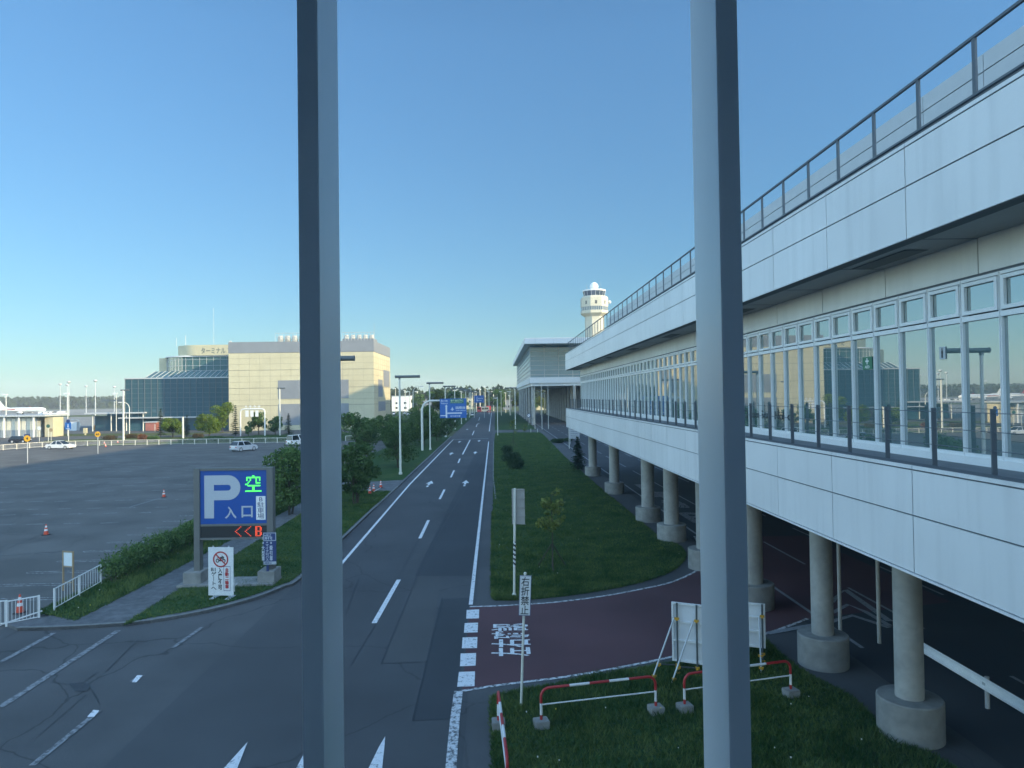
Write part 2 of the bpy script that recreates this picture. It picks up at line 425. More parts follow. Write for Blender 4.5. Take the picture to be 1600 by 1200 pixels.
# asphalt repairs in the right lane
up(sheet('road_repair', [G(692, 936), G(734, 934), G(722, 1040), G(711, 1123), G(645, 1126)], .005, A_PATCH))
up(sheet('road_repair', [G(652, 900), G(690, 900), G(668, 1034), G(596, 1037)], .004, A_PATCH2))
up(sheet('road_repair', [G(760, 706), G(741, 712), G(648, 900), G(737, 900)], .003, A_PATCH))
up(sheet('road_repair', [G(108, 1068), G(130, 1066), G(141, 1070), G(137, 1080), G(118, 1081)], .003, A_PATCH))
tr = MB()
for a, b, w_ in ((((691, 935)), (645, 1126), .05), ((652, 900), (596, 1037), .04), ((596, 1037), (668, 1034), .04), ((645, 1126), (711, 1123), .05), ((587, 976), (548, 1040), .035), ((669, 814), (600, 945), .03), ((760, 706), (648, 900), .03), ((0, 868), (97, 862), .06), ((0, 862), (75, 831), .05), ((540, 960), (560, 905), .04), ((130, 1066), (150, 1052), .025), ((141, 1075), (156, 1100), .02), ((80, 1066), (112, 1070), .02), ((165, 1050), (215, 1000), .03), ((0, 1000), (30, 985), .03), ((60, 1150), (135, 1085), .02)):
    strip(tr, [G(*a), G(*b)], w_, .0065)
struct(tr.build('tar_seam', mat('tar', (.018, .02, .024), .6, var=.1), recalc=False))
# red turn-out
UC = smooth_line([G(734, 948), G(775, 947), G(820, 944.5), G(868, 941), G(940, 932), G(1000, 921), G(1045, 911), G(1075, 899), G(1091, 889), G(1096, 872), G(1094, 855), G(1085, 838)])
LC = smooth_line([G(722, 1080), G(775, 1071.5), G(835, 1064), G(871, 1059.5), G(937, 1049), G(1039, 1029), G(1120, 1009), G(1195, 991), G(1262, 967)])
RED_END = [Vector((12.0, 43)), Vector((18.6, 43)), Vector((18.6, 29))]
up(sheet('red_pavement', [tuple(p) for p in UC]+RED_END+[tuple(p) for p in LC[::-1]], .003, A_RED))
# ---- white road markings
mk = MB()
strip(mk, [G(540, 873.5), G(640, 757), G(708, 687)], .17, .009)
strip(mk, [G(505, 914), G(540, 873.5)], .17, .009)
strip(mk, [G(721, 661), G(752, 637)], .2, .009)
strip(mk, [G(735.5, 945), G(758, 741), G(763.5, 690)], .17, .009)
strip(mk, [G(764.4, 674), G(768, 645)], .2, .009)
for a, b in (((584.5, 974), (623, 906)), ((656, 841.5), (669.5, 813)), ((687, 780), (694.5, 765)), ((704.5, 746), (709.5, 735)), ((716, 723.4), (718.6, 716.8)), ((722.8, 710), (734.5, 687.5)), ((738, 680), (741, 673)), ((744, 667), (746, 662)), ((748, 657), (749.5, 652))):
    strip(mk, [G(*a), G(*b)], .2, .009)
strip(mk, [G(708, 687), G(763.4, 685)], .3, .011)
for p0, p1, p2, p3 in (((729.2, 953), (748.8, 952), (748.3, 966), (728.4, 966.8)), ((726, 973.5), (747, 972.8), (746.3, 988), (724.9, 988.6)), ((722.8, 996), (746, 995.3), (745.3, 1012.5), (721.6, 1013)), ((719.7, 1021), (743.9, 1020.3), (743.2, 1040), (718.6, 1041)), ((717, 1049.8), (742.2, 1049), (741.4, 1072), (714.2, 1073))):
    mk.face([G(*p, .009) for p in (p3, p2, p1, p0)])
struct(mk.build('road_marking', WHITE_P, recalc=False))
mk = MB()
strip(mk, [G(716.5, 1080), G(711, 1122), G(704.5, 1200), G(690, 1400)], .26, .009)
strip(mk, UC, .14, .009); strip(mk, LC[:len(LC)], .14, .009)
struct(mk.build('road_marking', paint('road_paint_rubbed', (.62, .63, .64), .47, (.06, .062, .065)), recalc=False))
# turn arrows at the bottom of the frame (their long tips) and lane arrows up the road
def ground_poly(mb, px, z=.012): mb.face([G(x, y, z) for x, y in px])
mk = MB()
ground_poly(mk, [(602, 1150), (601, 1163), (597, 1202), (575, 1202), (592, 1167)])
ground_poly(mk, [(387, 1159), (370, 1202), (348, 1202)])
ground_poly(mk, [(475, 1177), (480, 1202), (462, 1202)])
def lane_arrow(mb, c, L=5.0, turn=0):
    x, y = c.x, c.y; z = .012; w = .11
    mb.face([(x-w, y-L/2, z), (x+w, y-L/2, z), (x+w, y-L*.32, z), (x-w, y-L*.32, z)])
    mb.face([(x-w, y-L*.24, z), (x+w, y-L*.24, z), (x+w, y+L*.02, z), (x-w, y+L*.02, z)])
    if turn:
        mb.face([(x-w, y+L*.02, z), (x+w, y+L*.02, z), (x+.55, y+L*.2, z), (x+.3, y+L*.26, z)])
        mb.face([(x+.25, y+L*.42, z), (x+.05, y+L*.12, z), (x+.85, y+L*.12, z), (x+.8, y+L*.40, z)])
    else:
        mb.face([(x-.38, y+L*.02, z), (x+.38, y+L*.02, z), (x, y+L/2, z)])
for px, py, tn in ((671, 756, 0), (727, 755, 0), (705, 709, 0), (742.6, 707.5, 0), (718, 690.5, 0), (748.5, 689, 0), (748, 662, 0), (730, 671, 0)):
    lane_arrow(mk, G(px, py), 5.0, tn)
struct(mk.build('road_arrow', WHITE_P, recalc=False))
# faint, rubbed markings of the forecourt at left
mk = MB()
for a, b, w in (((0, 1105), (185, 985), .22), ((0, 1035), (84, 989), .2), ((50, 1196), (154, 1111), .16), ((270, 1012), (316, 980), .16), ((207, 1065), (222, 1055), .2)):
    strip(mk, [G(*a), G(*b)], w, .004)
struct(mk.build('road_marking', WORN_P, recalc=False))
mk = MB()
for a, b in (((135, 1111), (154, 1111)), ((600, 970), (612, 950))): pass
ground_poly(mk, [(206, 1066), (213, 1066), (223, 1055), (214, 1055)], .008)
ground_poly(mk, [(136, 1120), (147, 1120), (155, 1110), (146, 1109)], .008)
struct(mk.build('road_marking', WHITE_P, recalc=False))
# writing on the red turn-out, read by drivers leaving it
c0, c1 = G(765, 1000), G(826, 1000)
w = lettering('左右確認', 1.0, WHITE_P, None, ((c0.x+c1.x)/2+.05, (G(790, 975).y+G(790, 1026).y)/2, .012), (0, 0, math.pi/2), 'road_lettering', fit=(G(790, 975).y-G(790, 1026).y, c1.x-c0.x), depth=.002, bold=.012)
struct(w)
# lane lines and writing of the bus lane under the walkway
mk = MB()
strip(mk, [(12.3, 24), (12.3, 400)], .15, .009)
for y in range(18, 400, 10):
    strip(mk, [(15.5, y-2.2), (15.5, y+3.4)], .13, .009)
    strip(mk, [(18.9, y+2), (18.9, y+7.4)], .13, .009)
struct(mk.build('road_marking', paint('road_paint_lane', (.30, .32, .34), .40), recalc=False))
for body, yy, hh in (('B', 50.0, 4.2), ('場', 56.2, 4.2), ('車', 61.6, 4.2), ('駐', 67.0, 4.2)):
    struct(lettering(body, 1.0, WORN_P, None, (14.0, yy, .012), (0, 0, 0), 'road_lettering', fit=(1.7, hh), depth=.002, bold=.03))
mk = MB()
for pts, w in (([(1299, 941), (1321, 922), (1390, 971)], .28), ([(1199, 990), (1297, 972), (1332, 962), (1390, 981)], .28), ([(1300, 958), (1325, 945), (1352, 956), (1390, 978)], .22)):
    strip(mk, [G(x, y) for x, y in pts], w, .013)
struct(mk.build('road_marking', MATS['road_paint_lane'], recalc=False))
# stall lines of the car park: open hairpins
mk = MB()
def hairpin(x0, y0, x1, y1, gap=.34, w=.075, end=True):
    a, b = Vector((x0, y0)), Vector((x1, y1)); d = (b-a).normalized(); n = Vector((-d.y, d.x))*gap/2
    pts = [b+n, a+n]
    if end: pts += [a-d*gap*.5, a-n, b-n]
    else: strip(mk, [b-n, a-n], w, .002)
    strip(mk, pts, w, .002)
y = 32.2
while y < 112:
    hairpin(-24.1, y, -19.6, y); y += 2.5
for x in [(-28.5-2.62*k) for k in range(24)]:
    for ya, yb in ((52, 56.5), (63.8, 59.3), (70.5, 75), (82, 77.5), (90, 94.5), (101.6, 97.1), (111, 115.5)):
        if random.random() < .85:
            l_ = random.uniform(.9, 1.7); hairpin(x, ya, x+l_, ya+.05, .3); hairpin(x+1.1, yb, x+1.1-l_*.8, yb-.03, .3)
struct(mk.build('parking_marking', FAINT_P, recalc=False))
mk = MB()
strip(mk, [G(202, 792.5), G(253, 777.5)], .16, .003); strip(mk, [G(0, 867), G(100, 864)], .05, .003)
struct(mk.build('parking_marking', WORN_P, recalc=False))
# ---- verge at left of the road (raised, kerbed), its stone path and grass
VB = [G(27, 985.5), G(100, 983.5), G(195, 977.5), G(250, 971), G(330, 956), G(400, 937), G(445, 919), G(470, 906), G(538, 841.5), G(585, 796)]
VBs = smooth_line(VB, 4)
V1 = [tuple(p) for p in VBs]+[(lkx(80), 80), (lkx(158), 158), (-19.8, 158), (-19.6, 120), (-19.2, 60), (-19.0, 34), (-18.2, 29.2), (-19.6, 28.6)]
A_TILE = mat('paving_tile', (.105, .108, .112), .85, var=.3, scale=3.5, bump=.3, bscale=12, var2=.15, scale2=.8)
struct(MB().prism(V1, -.01, .105, 0).build('verge_paving', A_TILE))
kb = MB(); strip(kb, [tuple(p) for p in VBs]+[(lkx(70), 70)], .16, .12, -.01, side=1)
strip(kb, [(lkx(86), 86), (lkx(158), 158)], .16, .12, -.01, side=1)
struct(kb.build('kerb', KERB))
kx = MB(); strip(kx, [G(575, 806), (lkx(70), 70), (lkx(86), 86), (lkx(120), 120), (lkx(158), 158)], 1.1, .004, side=-1)
struct(kx.build('gutter', A_WALK, recalc=False))
def grass(poly, z0, z1, name='verge_grass'): return struct(MB().prism(poly, z0, z1, 0).build(name, GRASS))
ga = [(-19.0, 29.8), (-16.75, 28.6), (-16.6, 34), (-16.4, 60), (-16.4, 66), (-16.5, 74), (-14.9, 74.5), (-14.9, 157), (-19.6, 157), (-19.1, 60)]
grass(ga, .09, .125)
gb = [(-14.5, 27.9)]+[tuple(Vector((p.x, p.y))+Vector((-.28, .3))) for p in VBs if p.x > -13.9 and p.y < 58]+[(lkx(60)-.2, 60), (lkx(66)-.25, 66), (-14.9, 66.5), (-14.7, 50), (-14.6, 34)]
gb = [p for p in gb]
grass(gb, .09, .125)
grass([(lkx(75)-.25, 75), (lkx(157)-.25, 157), (-14.9, 157), (-14.9, 73.5)], .09, .125)
# ---- median lawn
M1 = [G(772, 690), G(771, 745), G(770, 800), G(769.5, 870), G(769.5, 933), G(773, 938)]
M2 = smooth_line([G(773, 938), G(822, 937), G(900, 929), G(980, 915), G(1035, 899), G(1060, 884), G(1070, 868), G(1058, 852), G(1035, 846)])
med = [tuple(p) for p in M1]+[tuple(p) for p in M2]+[(9.6, 60), (9.6, 100), (10.4, 160), (10.3, 172), (-.4, 172)]
grass(med, -.006, .06, 'lawn')
med2 = [(-.6, 186), (10.2, 186), (10.4, 410), (-1.2, 410)]
grass(med2, -.006, .05, 'lawn')
kb = MB(); strip(kb, [(-.14, 60), G(771.5, 745), G(771.8, 690)], .12, .09, -.006, side=1)
struct(kb.build('kerb', KERB))
up(sheet('pavement', [(9.4, 36), (11.6, 36), (11.6, 172), (9.4, 172)], -.003, A_WALK))
# ---- lawn in the corner below the window
C1 = smooth_line([G(770, 1092), G(805, 1083), G(850, 1076), G(905, 1064), G(965, 1053), G(1040, 1040), G(1120, 1024), G(1195, 1003)], 3)
C2 = smooth_line([G(1195, 1003), G(1250, 1050), G(1325, 1090), G(1395, 1156), G(1450, 1180)], 3)
cor = [tuple(p) for p in C1]+[tuple(p) for p in C2[1:]]+[(11.0, 13), (11.0, 3), (-.05, 3), (-.02, 12)]
grass(cor, -.006, .05, 'lawn')
# grass beyond the car park
def lawn(poly, z=.03, m=None): return struct(MB().prism(poly, -.02, z, 0).build('lawn', m or GRASS))
LIT = grassmat('grass_sunlit', (.05, .075, .02), (.09, .11, .035), (.13, .12, .05))  # turf of the sunlit lawns, sun's brightness and warmth put into the colour
lawn([(-20.2, 148.5), (-41, 148.5), (-83, 144.5), (-84, 149), (-62, 158), (-60, 178), (-20.2, 182)], .05)
lawn([(-101, 158), (-63, 165), (-63, 173), (-84, 175), (-104, 168)], .04, LIT)
lawn([(-118, 188), (-80, 184), (-72, 196), (-120, 200)], .04, LIT)
lawn([(-20, 186), (lkx(190), 186), (lkx(400), 410), (-24, 410)], .05)
lawn([(26, 300), (90, 300), (90, 415), (26, 415)], .04, LIT)
lawn([(-400, 440), (400, 440), (400, 600), (-100, 600)], .0, LIT)
# ---- grass blades where one can make them out
def point_in(poly, x, y):
    c = False; j = len(poly)-1
    for i in range(len(poly)):
        xi, yi = poly[i][0], poly[i][1]; xj, yj = poly[j][0], poly[j][1]
        if (yi > y) != (yj > y) and x < (xj-xi)*(y-yi)/(yj-yi)+xi: c = not c
        j = i
    return c
def blades(poly, z, n, rnd, hh=(.05, .14), ymin=-1e9, ymax=1e9, near=1.0):
    mb = MB(); ys = [p[1] for p in poly]; xs = [p[0] for p in poly]
    x0, x1, y0, y1 = min(xs), max(xs), max(min(ys), ymin), min(max(ys), ymax); k = 0
    patch = [(rnd.uniform(x0, x1), rnd.uniform(y0, y1), rnd.uniform(.5, 1.6)) for _ in range(40)]
    while k < n:
        y = y0+(y1-y0)*rnd.random()**near; x = rnd.uniform(x0, x1)
        k += 1
        if not point_in(poly, x, y): continue
        tall = 1+max(0, max(1-math.hypot(x-a, y-b)/c for a, b, c in patch))*1.1
        for _ in range(3):
            a = rnd.uniform(0, 6.283); h = rnd.uniform(*hh)*tall; w = rnd.uniform(.010, .022); dx, dy = math.cos(a), math.sin(a); ln = h*rnd.uniform(.2, .9)
            bx, by = x+rnd.uniform(-.05, .05), y+rnd.uniform(-.05, .05); b = rnd.uniform(0, 6.283); lx, ly = math.cos(b)*ln, math.sin(b)*ln
            mb.face([(bx-dx*w, by-dy*w, z), (bx+dx*w, by+dy*w, z), (bx+lx, by+ly, z+h)])
    o = mb.build('grass', GLEAF, recalc=False); o['kind'] = 'stuff'; return o
rg = random.Random(3)
blades(cor, .05, 30000, rg, ymin=11, near=1.0)
blades(med, .06, 56000, rg, ymin=29, ymax=168, near=2.6)
blades(gb, .125, 12000, rg, (.04, .10))
blades(ga, .125, 16000, rg, (.06, .2), ymax=75)
def fringe(poly, z, n, rnd, ymax=75):
    mb = MB(); P = [Vector((p[0], p[1])) for p in poly]; E = [(P[i], P[(i+1) % len(P)]) for i in range(len(P))]
    E = [(a, b) for a, b in E if max(a.y, b.y) < ymax and min(a.y, b.y) > 10]; W = [(b-a).length for a, b in E]
    for _ in range(n):
        a, b = rnd.choices(E, W)[0]; p = a.lerp(b, rnd.random())+Vector((rnd.gauss(0, .05), rnd.gauss(0, .05)))
        t = rnd.uniform(0, 6.283); w = rnd.uniform(.012, .022); h = rnd.uniform(.05, .15); u = rnd.uniform(0, 6.283); l = h*rnd.uniform(.4, 1.1)
        dx, dy = math.cos(t)*w, math.sin(t)*w
        mb.face([(p.x-dx, p.y-dy, z), (p.x+dx, p.y+dy, z), (p.x+math.cos(u)*l, p.y+math.sin(u)*l, z+h*.8)])
    o = mb.build('grass', GLEAF, recalc=False); o['kind'] = 'stuff'
fringe(cor, .02, 9000, rg); fringe(med, .02, 9000, rg); fringe(gb, .1, 5000, rg); fringe(ga, .1, 5000, rg)
fl = MB()
for poly, z, n in ((cor, .05, 12), (med, .06, 8), (ga, .125, 22), (gb, .125, 6)):
    ys = [p[1] for p in poly]; xs = [p[0] for p in poly]
    for _ in range(n*3):
        x, y = rg.uniform(min(xs), max(xs)), rg.uniform(max(min(ys), 12), min(max(ys), 60))
        if point_in(poly, x, y):
            h = rg.uniform(.1, .3); s = rg.uniform(.007, .016)
            fl.box(x-s, x+s, y-s, y+s, z+h-s, z+h+s, 0 if rg.random() < .7 else 1)
            fl.face([(x-.004, y, z), (x+.004, y, z), (x, y, z+h)], 2)
o = fl.build('wild_flowers', [mat('petal_white', (.6, .62, .58), var=0), mat('petal_yellow', (.6, .5, .05), var=0), GLEAF], recalc=False); o['kind'] = 'stuff'
# ================================================================== the room the picture is taken from
FR = mat('window_frame_paint', (.84, .88, .90), .35, var=.04, scale=1.5, spec=.7)
ROOM = mat('room_plaster', (.62, .68, .74), .8, var=.04, scale=1)
ROOMF = mat('room_floor', (.12, .12, .125), .5, var=.1)
YW = 1.70
struct(MB().box(-5, 5, -3.6, YW+.3, 0, 7.1).build('room_floor', [ROOMF]))
struct(MB().box(-5, 5, -1.9, YW+.3, 10.6, 10.9).box(-5, 5, -3.6, -2.9, 10.6, 10.9).box(-5, -2.6, -2.9, -1.9, 10.6, 10.9).box(2.6, 5, -2.9, -1.9, 10.6, 10.9).build('room_ceiling', ROOM))  # gap in the ceiling: skylight invented to send blue sky light onto the posts
struct(MB().box(-5, -3.2, -3.6, YW+.3, 7.1, 10.6).build('room_wall', ROOM))
struct(MB().box(3.2, 5, -3.6, YW+.3, 7.1, 10.6).build('room_wall', ROOM))
struct(MB().box(-3.2, 3.2, -3.6, -3.4, 7.1, 10.6).build('room_wall', ROOM))
def mullion(x0, x1, label, group='steel window posts'):
    t = thing('window_post', label, 'window post', ((x0+x1)/2, YW, 7.1), 0, group)
    w = (x1-x0)/2
    b = MB().box(-w, w, 0, .225, 0, 3.5); b.build('post_profile', FR, t, bevel=.003)
    MB().box(-w+.008, w-.008, .2255, .245, 0, 3.5).build('glazing_bead', mat('gasket', (.03, .03, .03), .6, var=0), t)
def mpx(px, Y=YW): return atY(px, 600, Y).x
mullion(mpx(468.3), mpx(500.5), 'pale grey steel window post close in front, with the parking sign just left of it')
mullion(mpx(1130), mpx(1163.5), 'pale grey steel window post close in front, crossing the white elevated walkway')
# ================================================================== ELEVATED WALKWAY (right)
PANEL = mat('panel_white', (.74, .75, .75), .38, var=.025, scale=.7, var2=.04, scale2=.25, island=.025, streak=.10)
JOINT = mat('panel_joint', (.10, .11, .12), .8, var=0)
SOFF = mat('soffit_metal', (.30, .31, .32), .5, var=.04, scale=2)
WPAN = mat('wall_panel_pale', (.78, .78, .73), .5, var=.05, scale=.8, var2=.05, scale2=.25, island=.03, streak=.08)
RAILM = mat('rail_dark', (.10, .115, .13), .45, var=0)
FRAME = mat('window_alu', (.76, .78, .78), .35, var=.02, metal=.0)
WGL = glass('walkway_glass', (.085, .15, .15), 4.6, .008, .014)
DECK = mat('deck_grey', (.18, .19, .20), .8, var=.1)
XF, XW, YE, Y0 = 8.0, 9.4, 82.0, 4.0
ZB, ZM, ZT = 5.19, 6.30, 7.28
UB, UM, UT = 11.64, 12.67, 13.54
GRID = 13.58
walk = thing('walkway_building', 'long white elevated walkway building on round columns, with ribbon windows and railings', 'building', (XF, YE, 0))
def wl(mb, name, mats, parent=walk, **k):
    o = mb.build(name, mats, parent, **k); o.matrix_parent_inverse = Matrix.Translation((-XF, -YE, 0)); return o
def panels(xface, rows, ya, yb, step, phase, gap=.03, thick=.03, xin=.3):
    """cladding: dark backing with pale panels standing 3 cm proud of it"""
    mb = MB(); mb.box(xface+thick, xface+xin, ya, yb, rows[0][0], rows[-1][1], 1)
    k0 = math.floor((ya-phase)/step); ys = [phase+step*k for k in range(k0, int((yb-phase)/step)+2)]
    for a, b in zip(ys[:-1], ys[1:]):
        a2, b2 = max(a+gap/2, ya), min(b-gap/2, yb)
        if b2-a2 < .05: continue
        for z0, z1 in rows: mb.box(xface, xface+thick-.001, a2, b2, z0+gap/2, z1-gap/2, 0)
    return mb
lf = panels(XF, [(ZB, ZM), (ZM, ZT-.10), (ZT-.10, ZT)], Y0, YE, 3.3, GRID)
lf.box(XF-.02, XF+.25, Y0, YE, ZB-.05, ZB-.004, 0)
wl(lf, 'lower_fascia', [PANEL, JOINT])
uf = panels(XF, [(UB, UM), (UM, UT-.10), (UT-.10, UT)], Y0, YE, 3.3, GRID)
uf.box(XF+.3, XF+.42, Y0, YE, UT, UT+.14, 1)
wl(uf, 'upper_fascia', [PANEL, JOINT])
# end faces of both bands
ee = MB()
for z0, z1 in ((ZB, ZT), (UB, UT)): ee.box(XF+.01, 23.8, YE, YE+.05, z0+.01, z1-.01, 0)
wl(ee, 'end_fascia', [PANEL])
wl(MB().box(XF+.3, 24, Y0, YE-.01, 6.5, 7.24), 'deck', [DECK])
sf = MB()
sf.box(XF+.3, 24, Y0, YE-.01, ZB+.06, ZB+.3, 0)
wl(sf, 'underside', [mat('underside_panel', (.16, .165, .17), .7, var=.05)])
so = MB(); so.box(XF+.3, XW+.02, Y0, YE-.02, UB+.06, UB+.3, 1)
for k in range(10):
    x = XF+.31+k*.108; so.box(x, x+.094, Y0, YE-.02, UB+.012, UB+.058, 0)
y = GRID-9.9
while y < YE:
    so.box(XF+.31, XW, y-.02, y+.02, UB+.006, UB+.011, 1); y += 3.3
y = GRID+1.0
while y < YE-6:
    so.box(XF+.55, XF+1.05, y, y+2.2, UB-.005, UB+.005, 2); y += 9.9
wl(so, 'soffit', [SOFF, JOINT, mat('vent_grille', (.05, .055, .06), .6, var=.3, scale=30)])
wp = panels(XW, [(10.95, UB+.05)], Y0, 79.0, 3.3, GRID, gap=.03, thick=.02)
wp.box(XW-.03, XW+.3, Y0, 79.0, 10.90, 10.948, 1)
wp.box(XW, 24, 79.0, 79.3, 7.24, UB, 0)
wl(wp, 'wall', [WPAN, JOINT])
wl(MB().box(XW-.10, XW+.25, Y0, 79.2, 7.24, 7.40), 'window_sill', [FRAME])
wl(MB().box(XF+.42, 24, Y0, YE-.02, UB+.4, UT-.05), 'roof', [DECK])
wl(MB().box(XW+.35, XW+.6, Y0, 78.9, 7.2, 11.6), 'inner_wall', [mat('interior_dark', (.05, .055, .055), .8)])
# one bay: frame with its panes, then a copy per bay
def bay():
    w = 1.1; f = MB(); X = 0
    f.box(-.06, .08, 0, .055, 0, 3.5); f.box(-.085, .08, .020, .034, 0, 3.5)
    f.box(-.06, .08, .055, w, 0, .06); f.box(-.07, .08, .055, w, 2.66, 2.76); f.box(-.06, .08, .055, w, 3.44, 3.5)
    # casement frame of the top light
    f.box(-.08, -.02, .075, .155, 2.79, 3.42); f.box(-.08, -.02, w-.10, w-.02, 2.79, 3.42)
    f.box(-.08, -.02, .155, w-.10, 2.79, 2.86); f.box(-.08, -.02, .155, w-.10, 3.35, 3.42)
    o = f.build('window', [FRAME], None)
    p = MB(); p.box(-.004, .012, .056, w-.001, .061, 2.659); p.box(-.012, .012, .156, w-.101, 2.861, 3.349)
    q = p.build('pane', [WGL], o, recalc=True)
    return o
proto = bay(); k = 0; y = 12.9-1.1*7
bays = []
while y+1.1 < 79.2:
    b = proto if k == 0 else copy_tree(proto)
    b.parent = walk; b.matrix_parent_inverse = Matrix.Translation((-XF, -YE, 0)); b.location = (XW, y, 7.40); bays.append(b); y += 1.1; k += 1
# deck railing
def post(w, h): return MB().box(-.045, .045, -.014, .014, 0, h)
rp = post(.08, 1.13).build('railing_post', [RAILM]); y = GRID-1.65*5; k = 0
while y < YE:
    o = rp if k == 0 else rp.copy()
    if k: COL.objects.link(o)
    o.parent = walk; o.matrix_parent_inverse = Matrix.Translation((-XF, -YE, 0)); o.location = (8.45, y, 7.24); y += 1.65; k += 1
for z in (8.30, 7.98, 7.66): wl(MB().cyl((8.45, Y0, z), (8.45, YE-.3, z), .008, n=6), 'railing_wire', [RAILM])
# roof railing
rp = MB().box(-.02, .02, -.045, .045, 0, .98).build('roof_railing_post', [RAILM]); y = 11.95-1.63*4; k = 0
while y < YE-.1:
    o = rp if k == 0 else rp.copy()
    if k: COL.objects.link(o)
    o.parent = walk; o.matrix_parent_inverse = Matrix.Translation((-XF, -YE, 0)); o.location = (8.3, y, 13.8); y += 1.63; k += 1
wl(MB().box(8.27, 8.33, Y0, YE-.1, 14.76, 14.81), 'roof_handrail', [RAILM])
wl(MB().box(8.27, 8.33, Y0, YE-.1, 13.76, 13.80), 'roof_rail_base', [RAILM])
# set-back parapet behind the roof railing
pw = panels(11.95, [(13.2, 15.9), (15.98, 16.45), (16.45, 16.9)], Y0, YE-7, 2.45, 12.0, gap=.03)
wl(pw, 'parapet_wall', [mat('parapet_panel', (.52, .54, .55), .45, var=.03), JOINT])
wl(MB().box(12.25, 24, Y0, YE-7, 13.3, 16.2), 'roof_block', [DECK])
# ground-floor frontage under the walkway
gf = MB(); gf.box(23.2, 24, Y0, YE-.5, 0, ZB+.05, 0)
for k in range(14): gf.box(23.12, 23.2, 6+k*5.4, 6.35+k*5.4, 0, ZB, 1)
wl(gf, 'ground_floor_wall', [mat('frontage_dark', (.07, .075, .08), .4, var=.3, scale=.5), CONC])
# round columns
def column(x, y, h=ZB+.06, r=.44):
    c = MB().cyl((0, 0, 0), (0, 0, h), r, n=32).build('column', [CONC], walk, smooth=True)
    c.matrix_parent_inverse = Matrix.Translation((-XF, -YE, 0)); c.location = (x, y, 0)
    return c
def footing(c, r=.86, h=.98):
    MB().lathe([(r, 0), (r, h-.03), (r-.03, h)], n=40).build('footing', [mat('concrete_footing', (.25, .25, .235), .9, var=.18, scale=3, bump=.2, bscale=25, var2=.15)], c, smooth=True)
for y in (17.9, 22.7, 29.0, 35.5, 42.4, 49.0, 63.0, 77.2):
    c = column(10.35, y, r=.335 if y < 24 else .44); footing(c, .77 if y < 24 else .86)
for y in (17.9, 29.0, 42.4, 56, 70): column(22.9, y)
# pipes from the soffit to the ground
dp = MB().cyl((0, 0, 0), (0, 0, ZB+.08), .065, n=12).cyl((0, 0, 3.6), (0, 0, 3.68), .1, n=12)
PIPE = mat('pipe_grey', (.36, .36, .34), .6)
for px, py in ((1313, 990), (1374, 1005)):
    o = dp.build('drain_pipe', [PIPE], walk, smooth=True); o.matrix_parent_inverse = Matrix.Translation((-XF, -YE, 0)); o.location = G(px, py)
# lettering and stickers on the glass
DK = mat('letter_dark', (.03, .035, .04), .5, var=0)
def on_glass(o): o.matrix_parent_inverse = Matrix.Translation((-XF, -YE, 0)); return o
rot_w = (math.pi/2, 0, -math.pi/2)
on_glass(lettering('Queen Sea   Hokka', 1, DK, walk, (XW-.014, 24.6, 7.92), rot_w, fit=(4.4, .33), bold=.0))
s = MB().box(-.22, .22, -.006, .006, -.16, .16).build('hanging_sign', [mat('sign_green', (.02, .16, .08), .4, var=0)], walk); on_glass(s); s.location = (XW-.018, 17.75, 9.42); s.rotation_euler = (0, 0, -math.pi/2)
c = MB().box(-.08, .08, -.012, -.007, .03, .07).box(-.02, .02, -.012, -.007, -.03, .029).box(-.02, .02, -.012, -.007, .071, .13)
WH = mat('sign_white', (.75, .76, .75), .45, var=0)
c.build('cross', [WH], s); lettering('AED', .14, WH, s, (0, -.009, -.095), fit=(.22, .07), bold=.02)
s = MB().box(-.1, .1, -.006, .006, -.13, .13).build('hanging_sign', [mat('sign_white_dim', (.42, .46, .48), .45, var=0)], walk); on_glass(s); s.location = (XW-.018, 14.72, 9.49); s.rotation_euler = (0, 0, -math.pi/2)
BL = mat('sign_black', (.02, .02, .022), .5, var=0)
c = MB().cyl((0, -.009, .085), (0, -.012, .085), .02, n=10).box(-.025, .025, -.012, -.009, -.01, .06).box(-.022, -.004, -.012, -.009, -.1, -.011).box(.004, .022, -.012, -.009, -.1, -.011)
c.build('pictogram', [BL], s)
# ================================================================== GLASS TERMINAL BUILDING beyond the walkway
GT = glass('terminal_glass', (.055, .17, .235), 1.5, .05, .006)
MET = mat('metal_white', (.64, .65, .66), .4, var=.03)
MUL = mat('mullion_grey', (.45, .48, .5), .4, var=0)
tX, tY = 10.0, 214.0
term = thing('glass_terminal', 'glass-fronted terminal building on tall pillars past the far end of the walkway', 'building', (tX, tY, 0))
def tl(mb, name, mats, parent=term, **k):
    o = mb.build(name, mats, parent, **k); o.matrix_parent_inverse = Matrix.Translation((-tX, -tY, 0)); return o
L = 355.0
tl(MB().box(tX+.5, 60, tY+.5, L, 11.8, 12.6).box(tX, 60, tY, L, 12.6, 14.4), 'floor_band', [MET])
tl(MB().box(tX+.3, 59, tY+.3, L-1, 14.4, 24.0), 'glass_wall', [GT])
mm = MB()
for z in (15.2, 16.6, 18.0, 19.4, 20.8, 22.2, 23.4):
    mm.box(tX+.15, 59, tY+.15, tY+.298, z-.05, z+.05); mm.box(tX+.15, tX+.298, tY+.3, L-1, z-.06, z+.06)
for k in range(10): x = tX+.15+k*4.3; mm.box(x, x+.12, tY+.10, tY+.148, 14.4, 24)
for k in range(30): y = tY+.5+k*4.7; mm.box(tX+.1, tX+.148, y, y+.14, 14.4, 24)
mm.box(tX+18, tX+21, tY+.05, tY+.1, 15.4, 16.9)
tl(mm, 'mullions', [MUL])
rf = MB()
